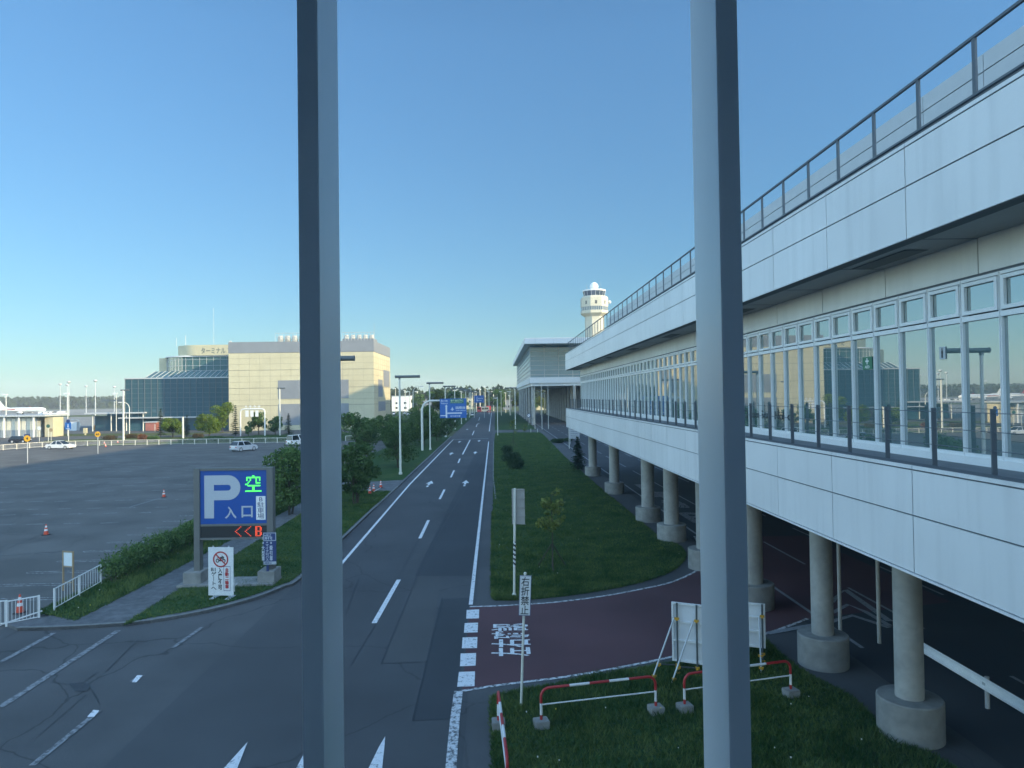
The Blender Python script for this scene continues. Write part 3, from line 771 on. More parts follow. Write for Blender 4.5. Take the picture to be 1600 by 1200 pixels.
rf.mesh([(8.3, 206, 24.0), (60, 206, 24.0), (60, L, 24.0), (8.3, L, 24.0), (8.3, 206, 25.7), (60, 206, 25.7), (60, L, 25.7), (8.3, L, 25.7)], [(3,2,1,0), (4,5,6,7), (0,1,5,4), (1,2,6,5), (2,3,7,6), (3,0,4,7)])
tl(rf, 'roof', [MET])
jj = MB()
for k in range(8): x = 11.5+k*5.2; jj.box(x, x+.08, 205.96, 205.998, 24.0, 25.7)
tl(jj, 'roof_joints', [MUL])
tl(MB().box(25.5, 59, tY+10, L-2, 0, 11.79), 'ground_floor_wall', [mat('frontage_dark', (.07, .075, .08))])  # dark wall added behind the pillars, stands in for shade under the building
pl = MB().cyl((0, 0, 0), (0, 0, 11.8), .46, n=18)
first = None
for x, ys in ((10.95, [216+20*k for k in range(7)]), (23.5, [214+9*k for k in range(14)]), (36, [214+14*k for k in range(8)])):
    for y in ys:
        if first is None: o = first = pl.build('pillar', [CONC], term, smooth=True)
        else: o = first.copy(); COL.objects.link(o)
        o.matrix_parent_inverse = Matrix.Translation((-tX, -tY, 0)); o.location = (x, y, 0)
# no-entry style roundel on the first pillar
s = MB().cyl((0, 0, 0), (0, -.05, 0), .62, n=20); s.cyl((0, -.051, 0), (0, -.06, 0), .42, n=20, mi=1); s.box(-.5, .5, -.075, -.062, -.07, .07)
s.xform(Matrix.Rotation(.6, 4, 'Y'))
tag(thing('round_sign', 'small round blue and red road sign beside the first pillar of the glass terminal', 'sign', (9.6, 214.5, 0)))
rs = bpy.data.objects['round_sign']
MB().cyl((0, 0, 0), (0, 0, 3.4), .05, n=8).build('pole', [PIPE], rs)
s.build('sign_face', [mat('sign_navy', (.02, .04, .14), .5, var=0), WH], rs, (0, -.06, 2.9))
# ================================================================== MAIN TERMINAL BLOCK (out of sight behind the walkway; it shades the forecourt)
blk = thing('terminal_block', 'large grey main terminal block standing behind the elevated walkway', 'building', (70, 0, 0))
MB().box(0, 50, -140, 172, 0, 54.5).build('wall', [mat('block_cladding', (.10, .125, .15), .5, var=.1, scale=.2)], blk)
MB().box(-.1, 50.1, -140.1, 172.1, 54.5, 55).build('roof', [DECK], blk)
wg = thing('terminal_wing', 'dark wing of the terminal far behind the viewer, mirrored in the annex glass', 'building', (-330, -150, 0))
MB().box(0, 200, 0, 70, 0, 44).build('wall', [MATS['block_cladding']], wg); MB().box(-.1, 200.1, -.1, 70.1, 44.01, 44.6).build('roof', [DECK], wg)
# ================================================================== CONTROL TOWER
TW = mat('tower_concrete', (.46, .43, .34), .7, var=.04, scale=.4)
TGL = glass('tower_glass', (.03, .05, .08), 1.8, .03)
twr = thing('control_tower', 'airport control tower with white radar dome rising behind the walkway roof', 'control tower', (52, 372, 0))
P8 = math.pi/8
MB().lathe([(5.2, 0), (5.2, 50.0)], n=8, ph=P8).build('shaft', [TW], twr)
dr = MB().lathe([(5.2, 50), (7.0, 51.2), (7.45, 51.6), (7.45, 53.0), (7.3, 53.05), (7.3, 55), (7.45, 55.05), (7.45, 59.6), (6.6, 60.6), (6.0, 60.8)], n=8, ph=P8, mis=[0, 0, 0, 0, 1, 0, 0, 0, 0])
for k in range(8):
    a = P8+math.pi/4*(k+.5); c, s = math.cos(a)*7.45*math.cos(P8), math.sin(a)*7.45*math.cos(P8); t = Vector((-math.sin(a), math.cos(a), 0)); n = Vector((math.cos(a), math.sin(a), 0)); p = Vector((c, s, 0))
    q = [p-t*.55+n*.03, p+t*.55+n*.03]
    dr.face([q[0]+Vector((0, 0, 56.2)), q[1]+Vector((0, 0, 56.2)), q[1]+Vector((0, 0, 58)), q[0]+Vector((0, 0, 58))], 2)
    for u in (-2, -1, 0, 1, 2):
        m = p+t*u*1.1+n*.02
        dr.face([m-t*.09+Vector((0, 0, 53.05)), m+t*.09+Vector((0, 0, 53.05)), m+t*.09+Vector((0, 0, 55)), m-t*.09+Vector((0, 0, 55))], 0)
dr.build('drum', [TW, TGL, mat('tower_window', (.05, .05, .05), .3, var=0)], twr)
cb_ = MB().lathe([(5.5, 60.8), (6.0, 63.3)], n=16, mi=0)
cb_.build('cab_windows', [TGL], twr)
MB().lathe([(6.15, 63.3), (6.15, 64.0), (3, 64.1)], n=16).build('cab_roof', [MET], twr)
mb = MB()
for k in range(16):
    a = 2*math.pi*k/16; mb.cyl((5.53*math.cos(a), 5.53*math.sin(a), 60.8), (6.03*math.cos(a), 6.03*math.sin(a), 63.3), .07, n=5)
mb.build('cab_posts', [MET], twr)
MB().cyl((0, 0, 64), (0, 0, 65.2), 1.7, n=16).ball((0, 0, 66.0), 2.25, 20).build('radar_dome', [mat('dome_white', (.75, .75, .74), .5, var=.02)], twr, smooth=True)
mb = MB()
for x, y, h in ((-4, -1, 3), (-3, 2, 2), (3.5, -1, 4), (2.5, 2.5, 3)): mb.cyl((x, y, 64), (x, y, 64+h), .06, n=5)
mb.build('antenna', [PIPE], twr)
MB().ball((7.9, -1.0, 57.6), .9, 12).cyl((7, -.6, 56.9), (7.9, -1, 57.2), .15, n=6).build('dish', [MET], twr, smooth=True)
# ================================================================== SIGNS AND STREET FURNITURE
STEEL = mat('steel_brownish', (.12, .125, .12), .5, var=.08, scale=2)
GALV = mat('galvanised', (.42, .44, .45), .4, var=.08, scale=6)
POLEW = mat('pole_pale', (.58, .58, .52), .5, var=.05, scale=3)
LAMPM = mat('lamp_housing', (.10, .115, .12), .5, var=0)
SBLUE = mat('sign_blue', (.003, .065, .30), .35, var=.03)
RBLUE = mat('road_sign_blue', (.008, .10, .36), .4, var=.03)
RED = mat('red_paint', (.36, .022, .025), .45, var=.08, scale=8)
ORANGE = mat('cone_orange', (.55, .06, .022), .5, var=.06)
WPT = mat('white_paint', (.62, .64, .64), .45, var=.06, scale=6)
YEL = mat('yellow_paint', (.55, .30, .02), .5, var=0)
LGRN = emit('led_green', (.08, 1, .12), 1.3); LRED = emit('led_red', (1, .10, .035), 1.1)
GREYL = mat('sign_letter_grey', (.40, .44, .48), .5, var=0)
# ---- big parking sign
S0 = 33.8
def sx(px): return atY(px, 800, S0).x
def sz(py): return atY(365, py, S0).z
ps = thing('parking_sign', 'big blue parking entrance sign on two grey posts with green LED character, on the verge', 'sign', ((sx(303)+sx(427))/2, S0, .12))
ox = ps.location.x
def X(px): return sx(px)-ox
def Z(py): return sz(py)-.12
for a, b in ((303, 312.5), (417, 427)):
    MB().box(X(a), X(b), -.05, .34, 0, Z(731)).build('post', [STEEL], ps, bevel=.01)
for a, b in ((291, 319), (406, 432)):
    MB().box(X(a), X(b), -.42, .65, -.05, .62).build('footing', [mat('concrete_footing', (.25, .25, .235))], ps, bevel=.02)
MB().box(X(284), X(431), -.62, .85, -.1, .10).build('plinth', [mat('concrete_footing', (.25, .25, .235))], ps, bevel=.02)
MB().box(X(312.5), X(417), 0, .30, Z(735), Z(731)).box(X(312.5), X(417), .0, .30, Z(822), Z(818.5)).box(X(312.5), X(417), -.02, .32, Z(843), Z(840)).build('frame', [STEEL], ps)
MB().box(X(312.5), X(417), .04, .26, Z(818.5), Z(735)).build('sign_face', [SBLUE], ps)
MB().box(X(312.5), X(417), .05, .25, Z(840), Z(822)).build('led_panel', [mat('led_panel_dark', (.012, .014, .018), .5, var=0)], ps)
# the letter P, drawn as a stem and a bowl
def big_p(x0, x1, z0, z1, sw, y):
    mb = MB(); W = x1-x0; Hh = z1-z0; rb = Hh*.58/2; zc = z1-rb; xs = x1-rb
    mb.box(x0, x0+sw, y-.012, y, z0, z1)
    n = 20; out = [Vector((x0+sw, z1))]; inn = [Vector((x0+sw, z1-sw))]
    for k in range(n+1):
        a = math.pi/2-math.pi*k/n; out.append(Vector((xs+rb*math.cos(a), zc+rb*math.sin(a)))); inn.append(Vector((xs+(rb-sw)*math.cos(a), zc+(rb-sw)*math.sin(a))))
    out.append(Vector((x0+sw, z1-2*rb))); inn.append(Vector((x0+sw, z1-2*rb+sw)))
    for i in range(len(out)-1):
        a, b, c, d = out[i], out[i+1], inn[i+1], inn[i]
        mb.face([(a.x, y-.012, a.y), (b.x, y-.012, b.y), (c.x, y-.012, c.y), (d.x, y-.012, d.y)])
    return mb
big_p(X(319), X(375.5), Z(809.5), Z(742.5), X(334.5)-X(319.5), .039).build('letter_p', [GREYL], ps, recalc=False)
YF = .032
lettering('入', 1, GREYL, ps, ((X(351)+X(369))/2, YF, Z(801)), fit=(X(369)-X(351), Z(791)-Z(810)), bold=.02)
lettering('口', 1, GREYL, ps, ((X(377)+X(394.5))/2, YF, Z(800)), fit=(X(394.5)-X(377), Z(791)-Z(809)), bold=.02)
# dot-matrix character in green
rows = ["......##......", ".############.", ".#..#....#..#.", ".#..#....#..#.", "...#.....#....", "..#......####.", "##............", "..###########.", "......##......", "......##......", "......##......", "##############"]
mb = MB(); x0, x1, z0, z1 = X(383), X(408.5), Z(769), Z(743.5)
for j, r_ in enumerate(rows):
    for i, ch in enumerate(r_):
        if ch == '#':
            x = x0+(x1-x0)*(i+.5)/14; z = z1+(z0-z1)*(j+.5)/12; mb.box(x-.026, x+.026, YF-.006, YF+.006, z-.03, z+.03)
mb.build('led_character', [LGRN], ps)
MB().box(X(400), X(414.5), .02, .04, Z(813), Z(776)).build('white_strip', [WH], ps)
lettering('B\n駐\n車\n場', 1, mat('letter_blue_dark', (.06, .07, .16), .5, var=0), ps, ((X(400)+X(414.5))/2, .016, Z(794.5)), fit=(X(412.6)-X(402), Z(778)-Z(811.5)), spacing=.95)
mb = MB()
def dots(px0, px1, py0, py1, pat, y):
    for j, r_ in enumerate(pat):
        for i, ch in enumerate(r_):
            if ch == '#':
                x = X(px0)+(X(px1)-X(px0))*(i+.5)/len(r_); z = Z(py0)+(Z(py1)-Z(py0))*(j+.5)/len(pat); mb.cyl((x, y, z), (x, y-.012, z), .021, n=6)
chev = ["....#", "...#.", "..#..", ".#...", "#....", ".#...", "..#..", "...#.", "....#"]
dots(366, 376.5, 822.8, 839, chev, .05); dots(381.5, 392, 822.8, 839, chev, .05)
dots(398, 408.5, 822.8, 839, ["#####.", "##..##", "##..##", "##..##", "#####.", "##..##", "##..##", "##..##", "#####."], .05)
mb.build('led_arrows', [LRED], ps)
# ---- small navy sign on the right post
NV = mat('sign_navy', (.02, .04, .14), .5, var=0)
ns = thing('height_limit_sign', 'small navy sign with white crosses and characters before the right parking-sign post', 'sign', (sx(421.5), S0-.42, 0))
def nz(py): return atY(421, py, S0-.42).z
nx = lambda px: atY(px, 857, S0-.42).x-ns.location.x
MB().box(nx(411.5), nx(431.5), 0, .03, nz(882), nz(832)).box(-.05, .05, .03, .09, .6, nz(834)).box(-.06, .06, .03, .42, nz(850)-.03, nz(850)+.03).build('board', [NV], ns)
bd = MB(); x0, x1 = nx(411.5), nx(431.5)
for a, b in ((832.3, 845.0),):
    for (u0, u1, v0, v1) in ((x0, x1, nz(a)-.03, nz(a)), (x0, x1, nz(b), nz(b)+.03), (x0, x0+.03, nz(b)+.03, nz(a)-.03), (x1-.03, x1, nz(b)+.03, nz(a)-.03)): bd.box(u0, u1, -.006, -.001, v0, v1)
bd.box(x0, x1, -.006, -.001, nz(882), nz(877.3)); bd.build('border', [GREYL], ns)
LT = mat('letter_pale', (.58, .62, .66), .5, var=0)
lettering('5m以上\n入場不可', 1, LT, ns, (0, -.004, nz(838.6)), fit=((x1-x0)*.82, nz(833.8)-nz(843.6)), bold=.015)
for k, s_ in ((-1, '×\n大\n型\n車'), (0, '×\nマ\nイ\nク\nロ\nバ\nス'), (1, '×\n牽\n引\n車')):
    lettering(s_, 1, LT, ns, (k*(x1-x0)*.31, -.004, nz(861.3)), fit=((x1-x0)*.25, nz(846.2)-nz(876.4)), bold=.015)
lettering('入場禁止', 1, NV, ns, (0, -.009, nz(879.7)), fit=((x1-x0)*.75, .09), bold=.01)
# ---- white no-motorcycles board
W0 = 31.2
mw = thing('motorcycle_ban_sign', 'white board with a red-ringed motorcycle ban and vertical Japanese writing, leaning on the verge kerb', 'sign', (atY(345, 900, W0).x, W0, .12), R(-6))
bw, z0, z1 = 1.13, .14, 2.22
MB().box(-bw/2, bw/2, 0, .035, z0, z1).build('board', [WPT], mw, bevel=.004)
fr = MB()
for x in (-.36, .34):
    fr.box(x-.025, x+.025, .036, .07, -.02, z1+.05); fr.box(x-.10, x+.10, -.16, .5, -.02, .03)
fr.box(.575, .60, .036, .3, .55, .58); fr.box(.575, .60, .036, .06, .3, .85); fr.build('stand', [GALV], mw)
def ring(mb, c, r0, r1, y, n=32):
    for k in range(n):
        a, b = 2*math.pi*k/n, 2*math.pi*(k+1)/n
        mb.face([(c[0]+r0*math.cos(a), y, c[1]+r0*math.sin(a)), (c[0]+r0*math.cos(b), y, c[1]+r0*math.sin(b)), (c[0]+r1*math.cos(b), y, c[1]+r1*math.sin(b)), (c[0]+r1*math.cos(a), y, c[1]+r1*math.sin(a))])
zc = z1-.52
mb = MB()  # motorcycle
for dx in (-.14, .14): ring(mb, (dx, zc-.06), .045, .085, -.006, 16)
for q in ([(-.2, .05), (-.02, .04), (.0, .09), (-.12, .085)], [(-.03, .02), (.1, .02), (.12, .08), (.0, .12)], [(.09, .12), (.15, -.06), (.17, -.05), (.12, .13)], [(-.14, -.05), (.0, .0), (.08, -.06), (.0, -.09)], [(.03, .13), (.06, .17), (.17, .09), (.15, .07)]):
    mb.face([(x, -.006, zc+z) for x, z in q])
mb.build('motorcycle_pictogram', [BL], mw)
mb = MB(); ring(mb, (0, zc), .285, .345, -.008)
a = R(135); d = Vector((math.cos(a), math.sin(a))); n_ = Vector((-d.y, d.x))*.03
mb.face([(p.x, -.0095, zc+p.y) for p in (d*.3+n_, d*.3-n_, -d*.3-n_, -d*.3+n_)]); mb.build('ban_ring', [RED], mw)
lettering('入\n庫\n不\n可', 1, BL, mw, (-.03, -.004, z0+.72), fit=(.19, .95), bold=.03)
lettering('B1\nゲ\nー\nト\nへ'.replace('ー', '｜'), 1, BL, mw, (-.32, -.004, z0+.72), fit=(.24, .95), bold=.02)
lettering('自\n動\n二\n輪\n車', 1, RED, mw, (.28, -.004, z0+.74), fit=(.17, .90), bold=.04)
mb = MB()
for u0, u1, v0, v1 in ((.13, .43, .20, .22), (.13, .43, 1.24, 1.26), (.13, .145, .22, 1.24), (.415, .43, .22, 1.24)): mb.box(u0, u1, -.006, -.001, z0+v0, z0+v1)
mb.build('border', [mat('letter_blue_dark', (.06, .07, .16))], mw)
# ---- no-right-turn plate
b = G(814, 1106); sgn = thing('no_turn_sign', 'narrow white plate of four black characters on a slim pole by the red lane', 'sign', b)
top = atY(820.5, 896, b.y)-b
MB().cyl((0, 0, -.05), top, .038, .038, n=10).ball(top+Vector((0, 0, .0)), .045, 10).build('pole', [POLEW], sgn, smooth=True)
pz0, pz1 = atY(818, 961, b.y).z, atY(820, 898.5, b.y).z
M = Matrix.Translation((top.x*.92, -.05, (pz0+pz1)/2)) @ Matrix.Rotation(math.atan2(top.x, top.z), 4, 'Y')
hh = (pz1-pz0)/2
o = MB().box(-.165, .165, -.012, .012, -hh, hh).xform(M).build('plate', [WPT], sgn)
bd = MB()
for u0, u1, v0, v1 in ((-.165, -.15, -hh, hh), (.15, .165, -hh, hh), (-.15, .15, -hh, -hh+.015), (-.15, .15, hh-.015, hh)): bd.box(u0, u1, -.0155, -.0125, v0, v1)
bd.xform(M).build('border', [mat('letter_blue_dark', (.06, .07, .16))], sgn)
q = lettering('右\n折\n禁\n止', 1, BL, sgn, (0, 0, 0), fit=(.23, hh*2*.93), bold=.012)
q.matrix_basis = M @ Matrix.Translation((0, -.0145, 0)) @ Matrix.Rotation(math.pi/2, 4, 'X')
# ---- sign seen from behind on a striped pole
b = G(803.5, 934); sb = thing('striped_pole_sign', 'pale pole with black-and-white striped band, carrying a sign seen from behind', 'sign', b)
tp = atY(804.5, 763, b.y)-b
MB().cyl((0, 0, 0), tp, .055, n=12).lathe([(.16, 0), (.06, .22)], n=12).build('pole', [POLEW], sb, smooth=True)
bk = MB()
za, zb_ = atY(801, 885, b.y).z, atY(801, 846, b.y).z
mb = MB(); n = 16; ks = 26
for i in range(ks):
    for k in range(n):
        def pt(i_, k_):
            u = i_/ks; z = za+(zb_-za)*u; c = tp*(z/tp.z); a = 2*math.pi*k_/n
            return (c.x+.059*math.cos(a), c.y+.059*math.sin(a), z)
        mb.face([pt(i, k), pt(i, k+1), pt(i+1, k+1), pt(i+1, k)], 1 if ((i/ks*5.5+k/n) % 1) < .5 else 0)
mb.build('striped_band', [WPT, BL], sb, recalc=False)
x0, x1 = atY(799, 790, b.y).x-b.x, atY(819.5, 790, b.y).x-b.x; z0, z1 = atY(809, 819, b.y).z, atY(809, 763.5, b.y).z
mb = MB()
for i in range(4):
    u0, u1 = z0+(z1-z0)*i/4, z0+(z1-z0)*(i+1)/4
    mb.box(x0, x1, .10, .115, u0+.012, u1-.012); mb.box(x0+.01, x1-.01, .055, .0995, u1-.06, u1-.025); mb.box(x0-.02, x1+.02, .09, .12, u0-.011, u0+.011)
mb.xform(Matrix.Rotation(R(-14), 4, 'Z')).build('sign_back', [mat('sign_back_grey', (.28, .275, .26), .5, var=.06)], sb)
# ---- red and white pipe barriers
def barrier(a, b, label, zt=1.0):
    a, b = Vector((a.x, a.y, 0)), Vector((b.x, b.y, 0)); L_ = (b-a).length; ang = math.atan2(b.y-a.y, b.x-a.x)
    t = thing('pipe_barrier', label, 'barrier', (*((a+b)/2).xy, .05), ang, 'red and white pipe barriers')
    pts = [Vector((-L_/2, 0, .12)), Vector((-L_/2, 0, .32)), Vector((-L_/2, 0, .62))]; col = [0, 1]
    r = .22
    for k in range(6):
        u = math.pi/2*k/5; pts.append(Vector((-L_/2+r-r*math.cos(u), 0, zt-r+r*math.sin(u)))); col.append(0)
    n = max(3, int((L_-2*r)/.62)//2*2+1)
    for k in range(1, n): pts.append(Vector((-L_/2+r+(L_-2*r)*k/n, 0, zt))); col.append(0 if k == 1 else (k+1) % 2)
    tail = [Vector((-p.x, p.y, p.z)) for p in pts[:9][::-1]]
    col.append(1 if n % 2 == 0 else 0); pts += tail; col += [0]*5+[0, 1, 0]
    col = col[:len(pts)-1]
    while len(col) < len(pts)-1: col.append(0)
    MB().tube(pts, .036, 10, mis=col).build('pipe_frame', [RED, WPT], t, smooth=True)
    MB().cyl((-L_/2+.03, 0, .58), (L_/2-.03, 0, .58), .02, n=8).build('lower_bar', [WPT], t)
    for s in (-1, 1): MB().box(s*L_/2-.19, s*L_/2+.19, -.17, .17, -.05, .20).build('block', [mat('concrete_footing', (.25, .25, .235))], t, bevel=.015)
    return t
barrier(G(846, 1139), G(1025, 1117), 'red and white pipe barrier between the narrow white plate and the window post')
barrier(G(1070, 1114), G(1236, 1090), 'red and white pipe barrier on concrete blocks in front of the scaffold-braced boards')
barrier(G(779, 1140), Vector((.12, 15.2, 0)), 'red and white pipe barrier seen end on beside the pavement edge, lowest in view')
# ---- boards braced with scaffold tubes
BRD = mat('board_white', (.58, .61, .63), .5, var=.05)
TUBE = mat('scaffold_tube', (.45, .48, .50), .35, metal=.3, var=.1)
TUBED = mat('scaffold_tube_dark', (.07, .085, .09), .5, var=0)
def board(a, b, h, z0, label, braces):
    L_ = (b-a).length; ang = math.atan2(b.y-a.y, b.x-a.x)
    t = thing('braced_board', label, 'board', (a.x, a.y, .05), ang, 'white boards seen from behind')
    MB().box(0, L_, .03, .05, z0, z0+h).build('panel', [BRD], t)
    fr = MB()
    for u in (0, L_-.06): fr.box(u, u+.06, -.02, .029, z0, z0+h)
    for v in (0, h*.34, h*.66, h-.06): fr.box(.061, L_-.061, -.02, .029, z0+v, z0+v+.055)
    fr.build('panel_frame', [WPT], t)
    for u, dx, dy in braces:
        MB().cyl((u, -.06, -.1), (u, -.06, z0+h), .028, n=8).build('upright_tube', [TUBED], t)
        MB().cyl((u+dx, dy, -.05), (u-.09, -.1, z0+h*.74), .026, n=8).build('brace_tube', [TUBE], t)
        MB().cyl((u, -.06, .25), (u+dx*.68-.03, dy*.68, .42), .022, n=6).build('strut_tube', [TUBED], t)
        for p in ((u, -.09, z0+h*.74), (u, -.09, .26), (u+dx*.68-.03, dy*.7, .42), (u, -.08, .02), (u+dx*.88, dy*.9, .12)):
            MB().box(p[0]-.07, p[0]+.07, p[1]-.03, p[1]+.03, p[2]-.03, p[2]+.03).box(p[0]-.025, p[0]+.035, p[1]-.05, p[1]+.05, p[2]-.055, p[2]+.02).build('clamp', [YEL], t)
bA, bB = G(1051, 1052), G(1116, 1062)
board(bA, bB, 1.82, .35, 'white braced board left of the window post, taller one, held by two slanting scaffold tubes', [(.18, -.62, -.95), (.78, -.62, -.95)])
bA, bB = G(1128, 1028), G(1197, 1036)
board(bA, bB, 1.42, .42, 'white braced board right of the window post, shorter one, held by a single scaffold tube', [(1.28, -.02, -1.05)])
# ---- W-beam guard rail
gr = thing('guard_rail', 'white steel guard rail beside the road under the walkway, on round posts', 'guard rail', (13.25, 17, 0))
prof = [(0, .50), (.05, .54), (.05, .60), (0, .64), (0, .70), (.05, .74), (.05, .80), (0, .84)]
mb = MB()
for (xa, z_a), (xb, z_b) in zip(prof[:-1], prof[1:]):
    mb.face([(-xa-.03, -9, z_a), (-xb-.03, -9, z_b), (-xb-.03, 5.6, z_b), (-xa-.03, 5.6, z_a)])
    mb.face([(-xa-.024, -9, z_a), (-xb-.024, -9, z_b), (-xb-.024, 5.6, z_b), (-xa-.024, 5.6, z_a)])
mb.build('beam', [mat('guard_rail_white', (.80, .82, .82), .4, var=.06)], gr, recalc=False)
for y in (-6.5, -1.8, 2.3): MB().cyl((.06, y, 0), (.06, y, .86), .06, n=12).box(-.04, .02, y-.06, y+.06, .56, .80).build('post', [GALV], gr)
# ---- traffic cones
def cone(loc, label, h=.72, bar=False):
    t = thing('traffic_cone', label, 'traffic cone', loc, 0, 'orange and white traffic cones')
    mb = MB(); b0 = .15
    seg = [(0.06, 0), (.28, 0), (.28, .30), (.30, .52), (.52, .72), (.72, .98)]
    zs = [.05, .26*h/.72+.02, .40*h/.72, .50*h/.72, .62*h/.72, h]; rs = [.15, .115, .09, .07, .05, .028]
    mb.lathe(list(zip(rs, zs)), n=16, mis=[0, 1, 0, 1, 0]); mb.build('cone_body', [ORANGE, WPT], t, smooth=True)
    MB().box(-.19, .19, -.19, .19, 0, .05).build('base', [mat('cone_base_dark', (.05, .04, .04), .8, var=0)], t)
    return t
cone(G(31, 958, 0), 'large traffic cone standing behind the short white railing at lower left', .78)
cone(G(72, 836, 0), 'traffic cone alone in the shaded car park, leftward of the hedge', .72)
cone(G(256, 777, 0), 'traffic cone at the end of the white stripe in the shaded car park', .72)
cone(G(165, 698.5, 0), 'traffic cone in the sunlit car park in front of the white saloon', .7)
cone(G(440, 720.5, 0), 'traffic cone half hidden by the tree beside the left window post', .72)
cone(G(595, 762, .12), 'traffic cone farthest of three standing on the verge crossing', .72)
cone(G(584, 768, .12), 'traffic cone in the middle of three standing on the verge crossing', .72)
cone(G(578, 771.5, .12), 'traffic cone nearest of three on the verge crossing, mostly behind leaves', .72)
cone(G(163, 694, 0), 'traffic cone by the car-park fence, left of the pale bollard', .6)
cone(G(184, 692, 0), 'traffic cone by the car-park fence below the red shrub', .6)
tb = thing('cone_bar', 'thin white bar laid between two cones on the verge crossing', 'bar', G(590, 765, .12))
MB().cyl(G(584, 768, .68)-tb.location, G(595, 762, .68)-tb.location, .02, n=6).build('bar', [WPT], tb)
# ---- baluster railings at the car-park corner
def railing(a, b, h, label, n, z=0, posts=2):
    L_ = (b-a).length; ang = math.atan2(b.y-a.y, b.x-a.x)
    t = thing('railing', label, 'railing', (a.x, a.y, z), ang, 'white baluster railings')
    mb = MB(); mb.box(0, L_, -.02, .02, h-.05, h-.01); mb.box(0, L_, -.015, .015, .12, .15); mb.build('rails', [WPT], t)
    mb = MB()
    for k in range(n): x = (k+.5)*L_/n; mb.box(x-.007, x+.007, -.007, .007, .15, h-.05)
    mb.build('balusters', [WPT], t)
    for k in range(posts): x = L_*k/(posts-1); MB().box(x-.03, x+.03, -.03, .03, 0, h).build('post', [WPT], t)
    return t
railing(G(-60, 982), G(10, 979), 1.03, 'white baluster railing cut by the left edge of the picture', 12)
railing(G(10, 979), G(61, 969), 1.0, 'short white baluster railing in front of the large traffic cone', 9)
railing(G(85, 959), G(158, 916), .95, 'white baluster railing running into the clipped hedge below the notice frame', 18, .1, 3)
o = thing('barrier_bar', 'long thin white bar lying slanted along the foot of the short white railing', 'bar', G(0, 979))
MB().cyl((0, 0, .06), G(66, 966)-G(0, 979)+Vector((0, 0, .3)), .03, n=8).build('bar', [WPT], o)
b = G(99, 923); nb = thing('notice_frame', 'notice in a pale brown two-legged frame beside the end of the hedge', 'notice board', b, R(-18))
TAN = mat('frame_tan', (.30, .22, .13), .6, var=.1)
for x in (0, .58): MB().box(x-.03, x+.03, -.03, .03, 0, 1.85).build('leg', [TAN], nb)
MB().box(.03, .55, -.02, .02, 1.78, 1.84).box(.03, .55, -.02, .02, 1.10, 1.15).box(.03, .55, -.02, .02, .38, .43).build('crossbars', [TAN], nb)
MB().box(.035, .545, -.012, .012, 1.16, 1.77).build('notice', [mat('notice_paper', (.60, .66, .68), .5, var=.04)], nb)
# ---- street lamps along the left kerb
def lamp():
    t = thing('street_lamp', 'street lamp', 'street lamp', (0, 0, 0), 0, 'street lamps with horizontal tube heads along the road')
    MB().lathe([(.20, 0), (.20, .25), (.13, .3), (.11, 4), (.10, 10.6), (.09, 10.85)], n=14).build('pole', [POLEW], t, smooth=True)
    h = MB().cyl((-.45, 0, 11.02), (2.25, 0, 11.02), .155, n=14).cyl((-.50, 0, 11.02), (-.45, 0, 11.02), .175, n=14).cyl((2.25, 0, 11.02), (2.30, 0, 11.02), .175, n=14)
    h.box(-.10, .10, -.09, .09, 10.7, 10.9); h.build('lamp_head', [LAMPM], t, smooth=True)
    return t
l0 = lamp(); l0.location = (-10.75, 42.6, .1); l0['label'] = 'street lamp whose dark tube head pokes out right of the left window post'
lab = ['street lamp nearest on the left kerb with its full pale pole in view', 'street lamp just right of the curved arm of the blue direction sign', 'street lamp standing behind the blue direction sign, third along the left kerb', 'street lamp fourth along the left kerb, past the first side road', 'street lamp fifth along the left kerb, near the side road', 'street lamp sixth along the left kerb', 'street lamp seventh along the left kerb', 'street lamp eighth along the left kerb', 'street lamp ninth along the left kerb, before the second blue sign', 'street lamp last of the row along the left kerb']
for k, s_ in enumerate(lab):
    y = 80.4+37.3*k; dup(l0, (-10.65-.0035*y, y, .1), 0, s_)
dup(l0, (-10.7, 5.2, .1), 0, 'street lamp beside the forecourt, outside the picture but mirrored in the windows')
dup(l0, (4.9, 190, 0), math.pi, 'street lamp on the lawn right of the road, in front of the glass terminal')
# slim poles on the right
def slim(px, py, ptop, label, r=.075, cross=False):
    b_ = G(px, py); zt = atY(px, ptop, b_.y).z
    t = thing('slim_pole', label, 'pole', b_, 0, 'slim pale poles on the right of the road')
    MB().cyl((0, 0, 0), (0, 0, zt), r, r*.8, n=8).build('pole', [POLEW], t, smooth=True)
    if cross: MB().box(-.9, .12, -.06, .06, zt-.35, zt-.2).build('crossarm', [POLEW], t)
    return t
slim(777.8, 681, 620, 'slim pale pole with a short crossarm at the right road edge', .09, True)
slim(836, 670.5, 601, 'slim pole first of three before the glass terminal pillars')
slim(847, 671, 602, 'slim pole second of three before the glass terminal pillars')
slim(857, 670, 603, 'slim pole third of three before the glass terminal pillars')
slim(889.5, 701, 667, 'slim short pole beneath the far corner of the walkway', .07)
for px, s_ in ((829.5, 'left'), (840, 'right')):
    b_ = G(px, 676); t = thing('bollard', 'low pale bollard by the crossing path, '+('nearer the road' if s_ == 'left' else 'nearer the walkway'), 'bollard', b_, 0, 'low pale bollards')
    MB().cyl((0, 0, 0), (0, 0, .9), .06, n=8).ball((0, 0, .9), .06, 8).build('body', [POLEW], t)
b_ = G(898, 694); t = thing('louvre_sign', 'grey slatted sign back on two legs under the far end of the walkway', 'sign', b_)
mb = MB()
for k in range(7): mb.box(-.9, .9, -.02, .02, 1.0+k*.33, 1.25+k*.33)
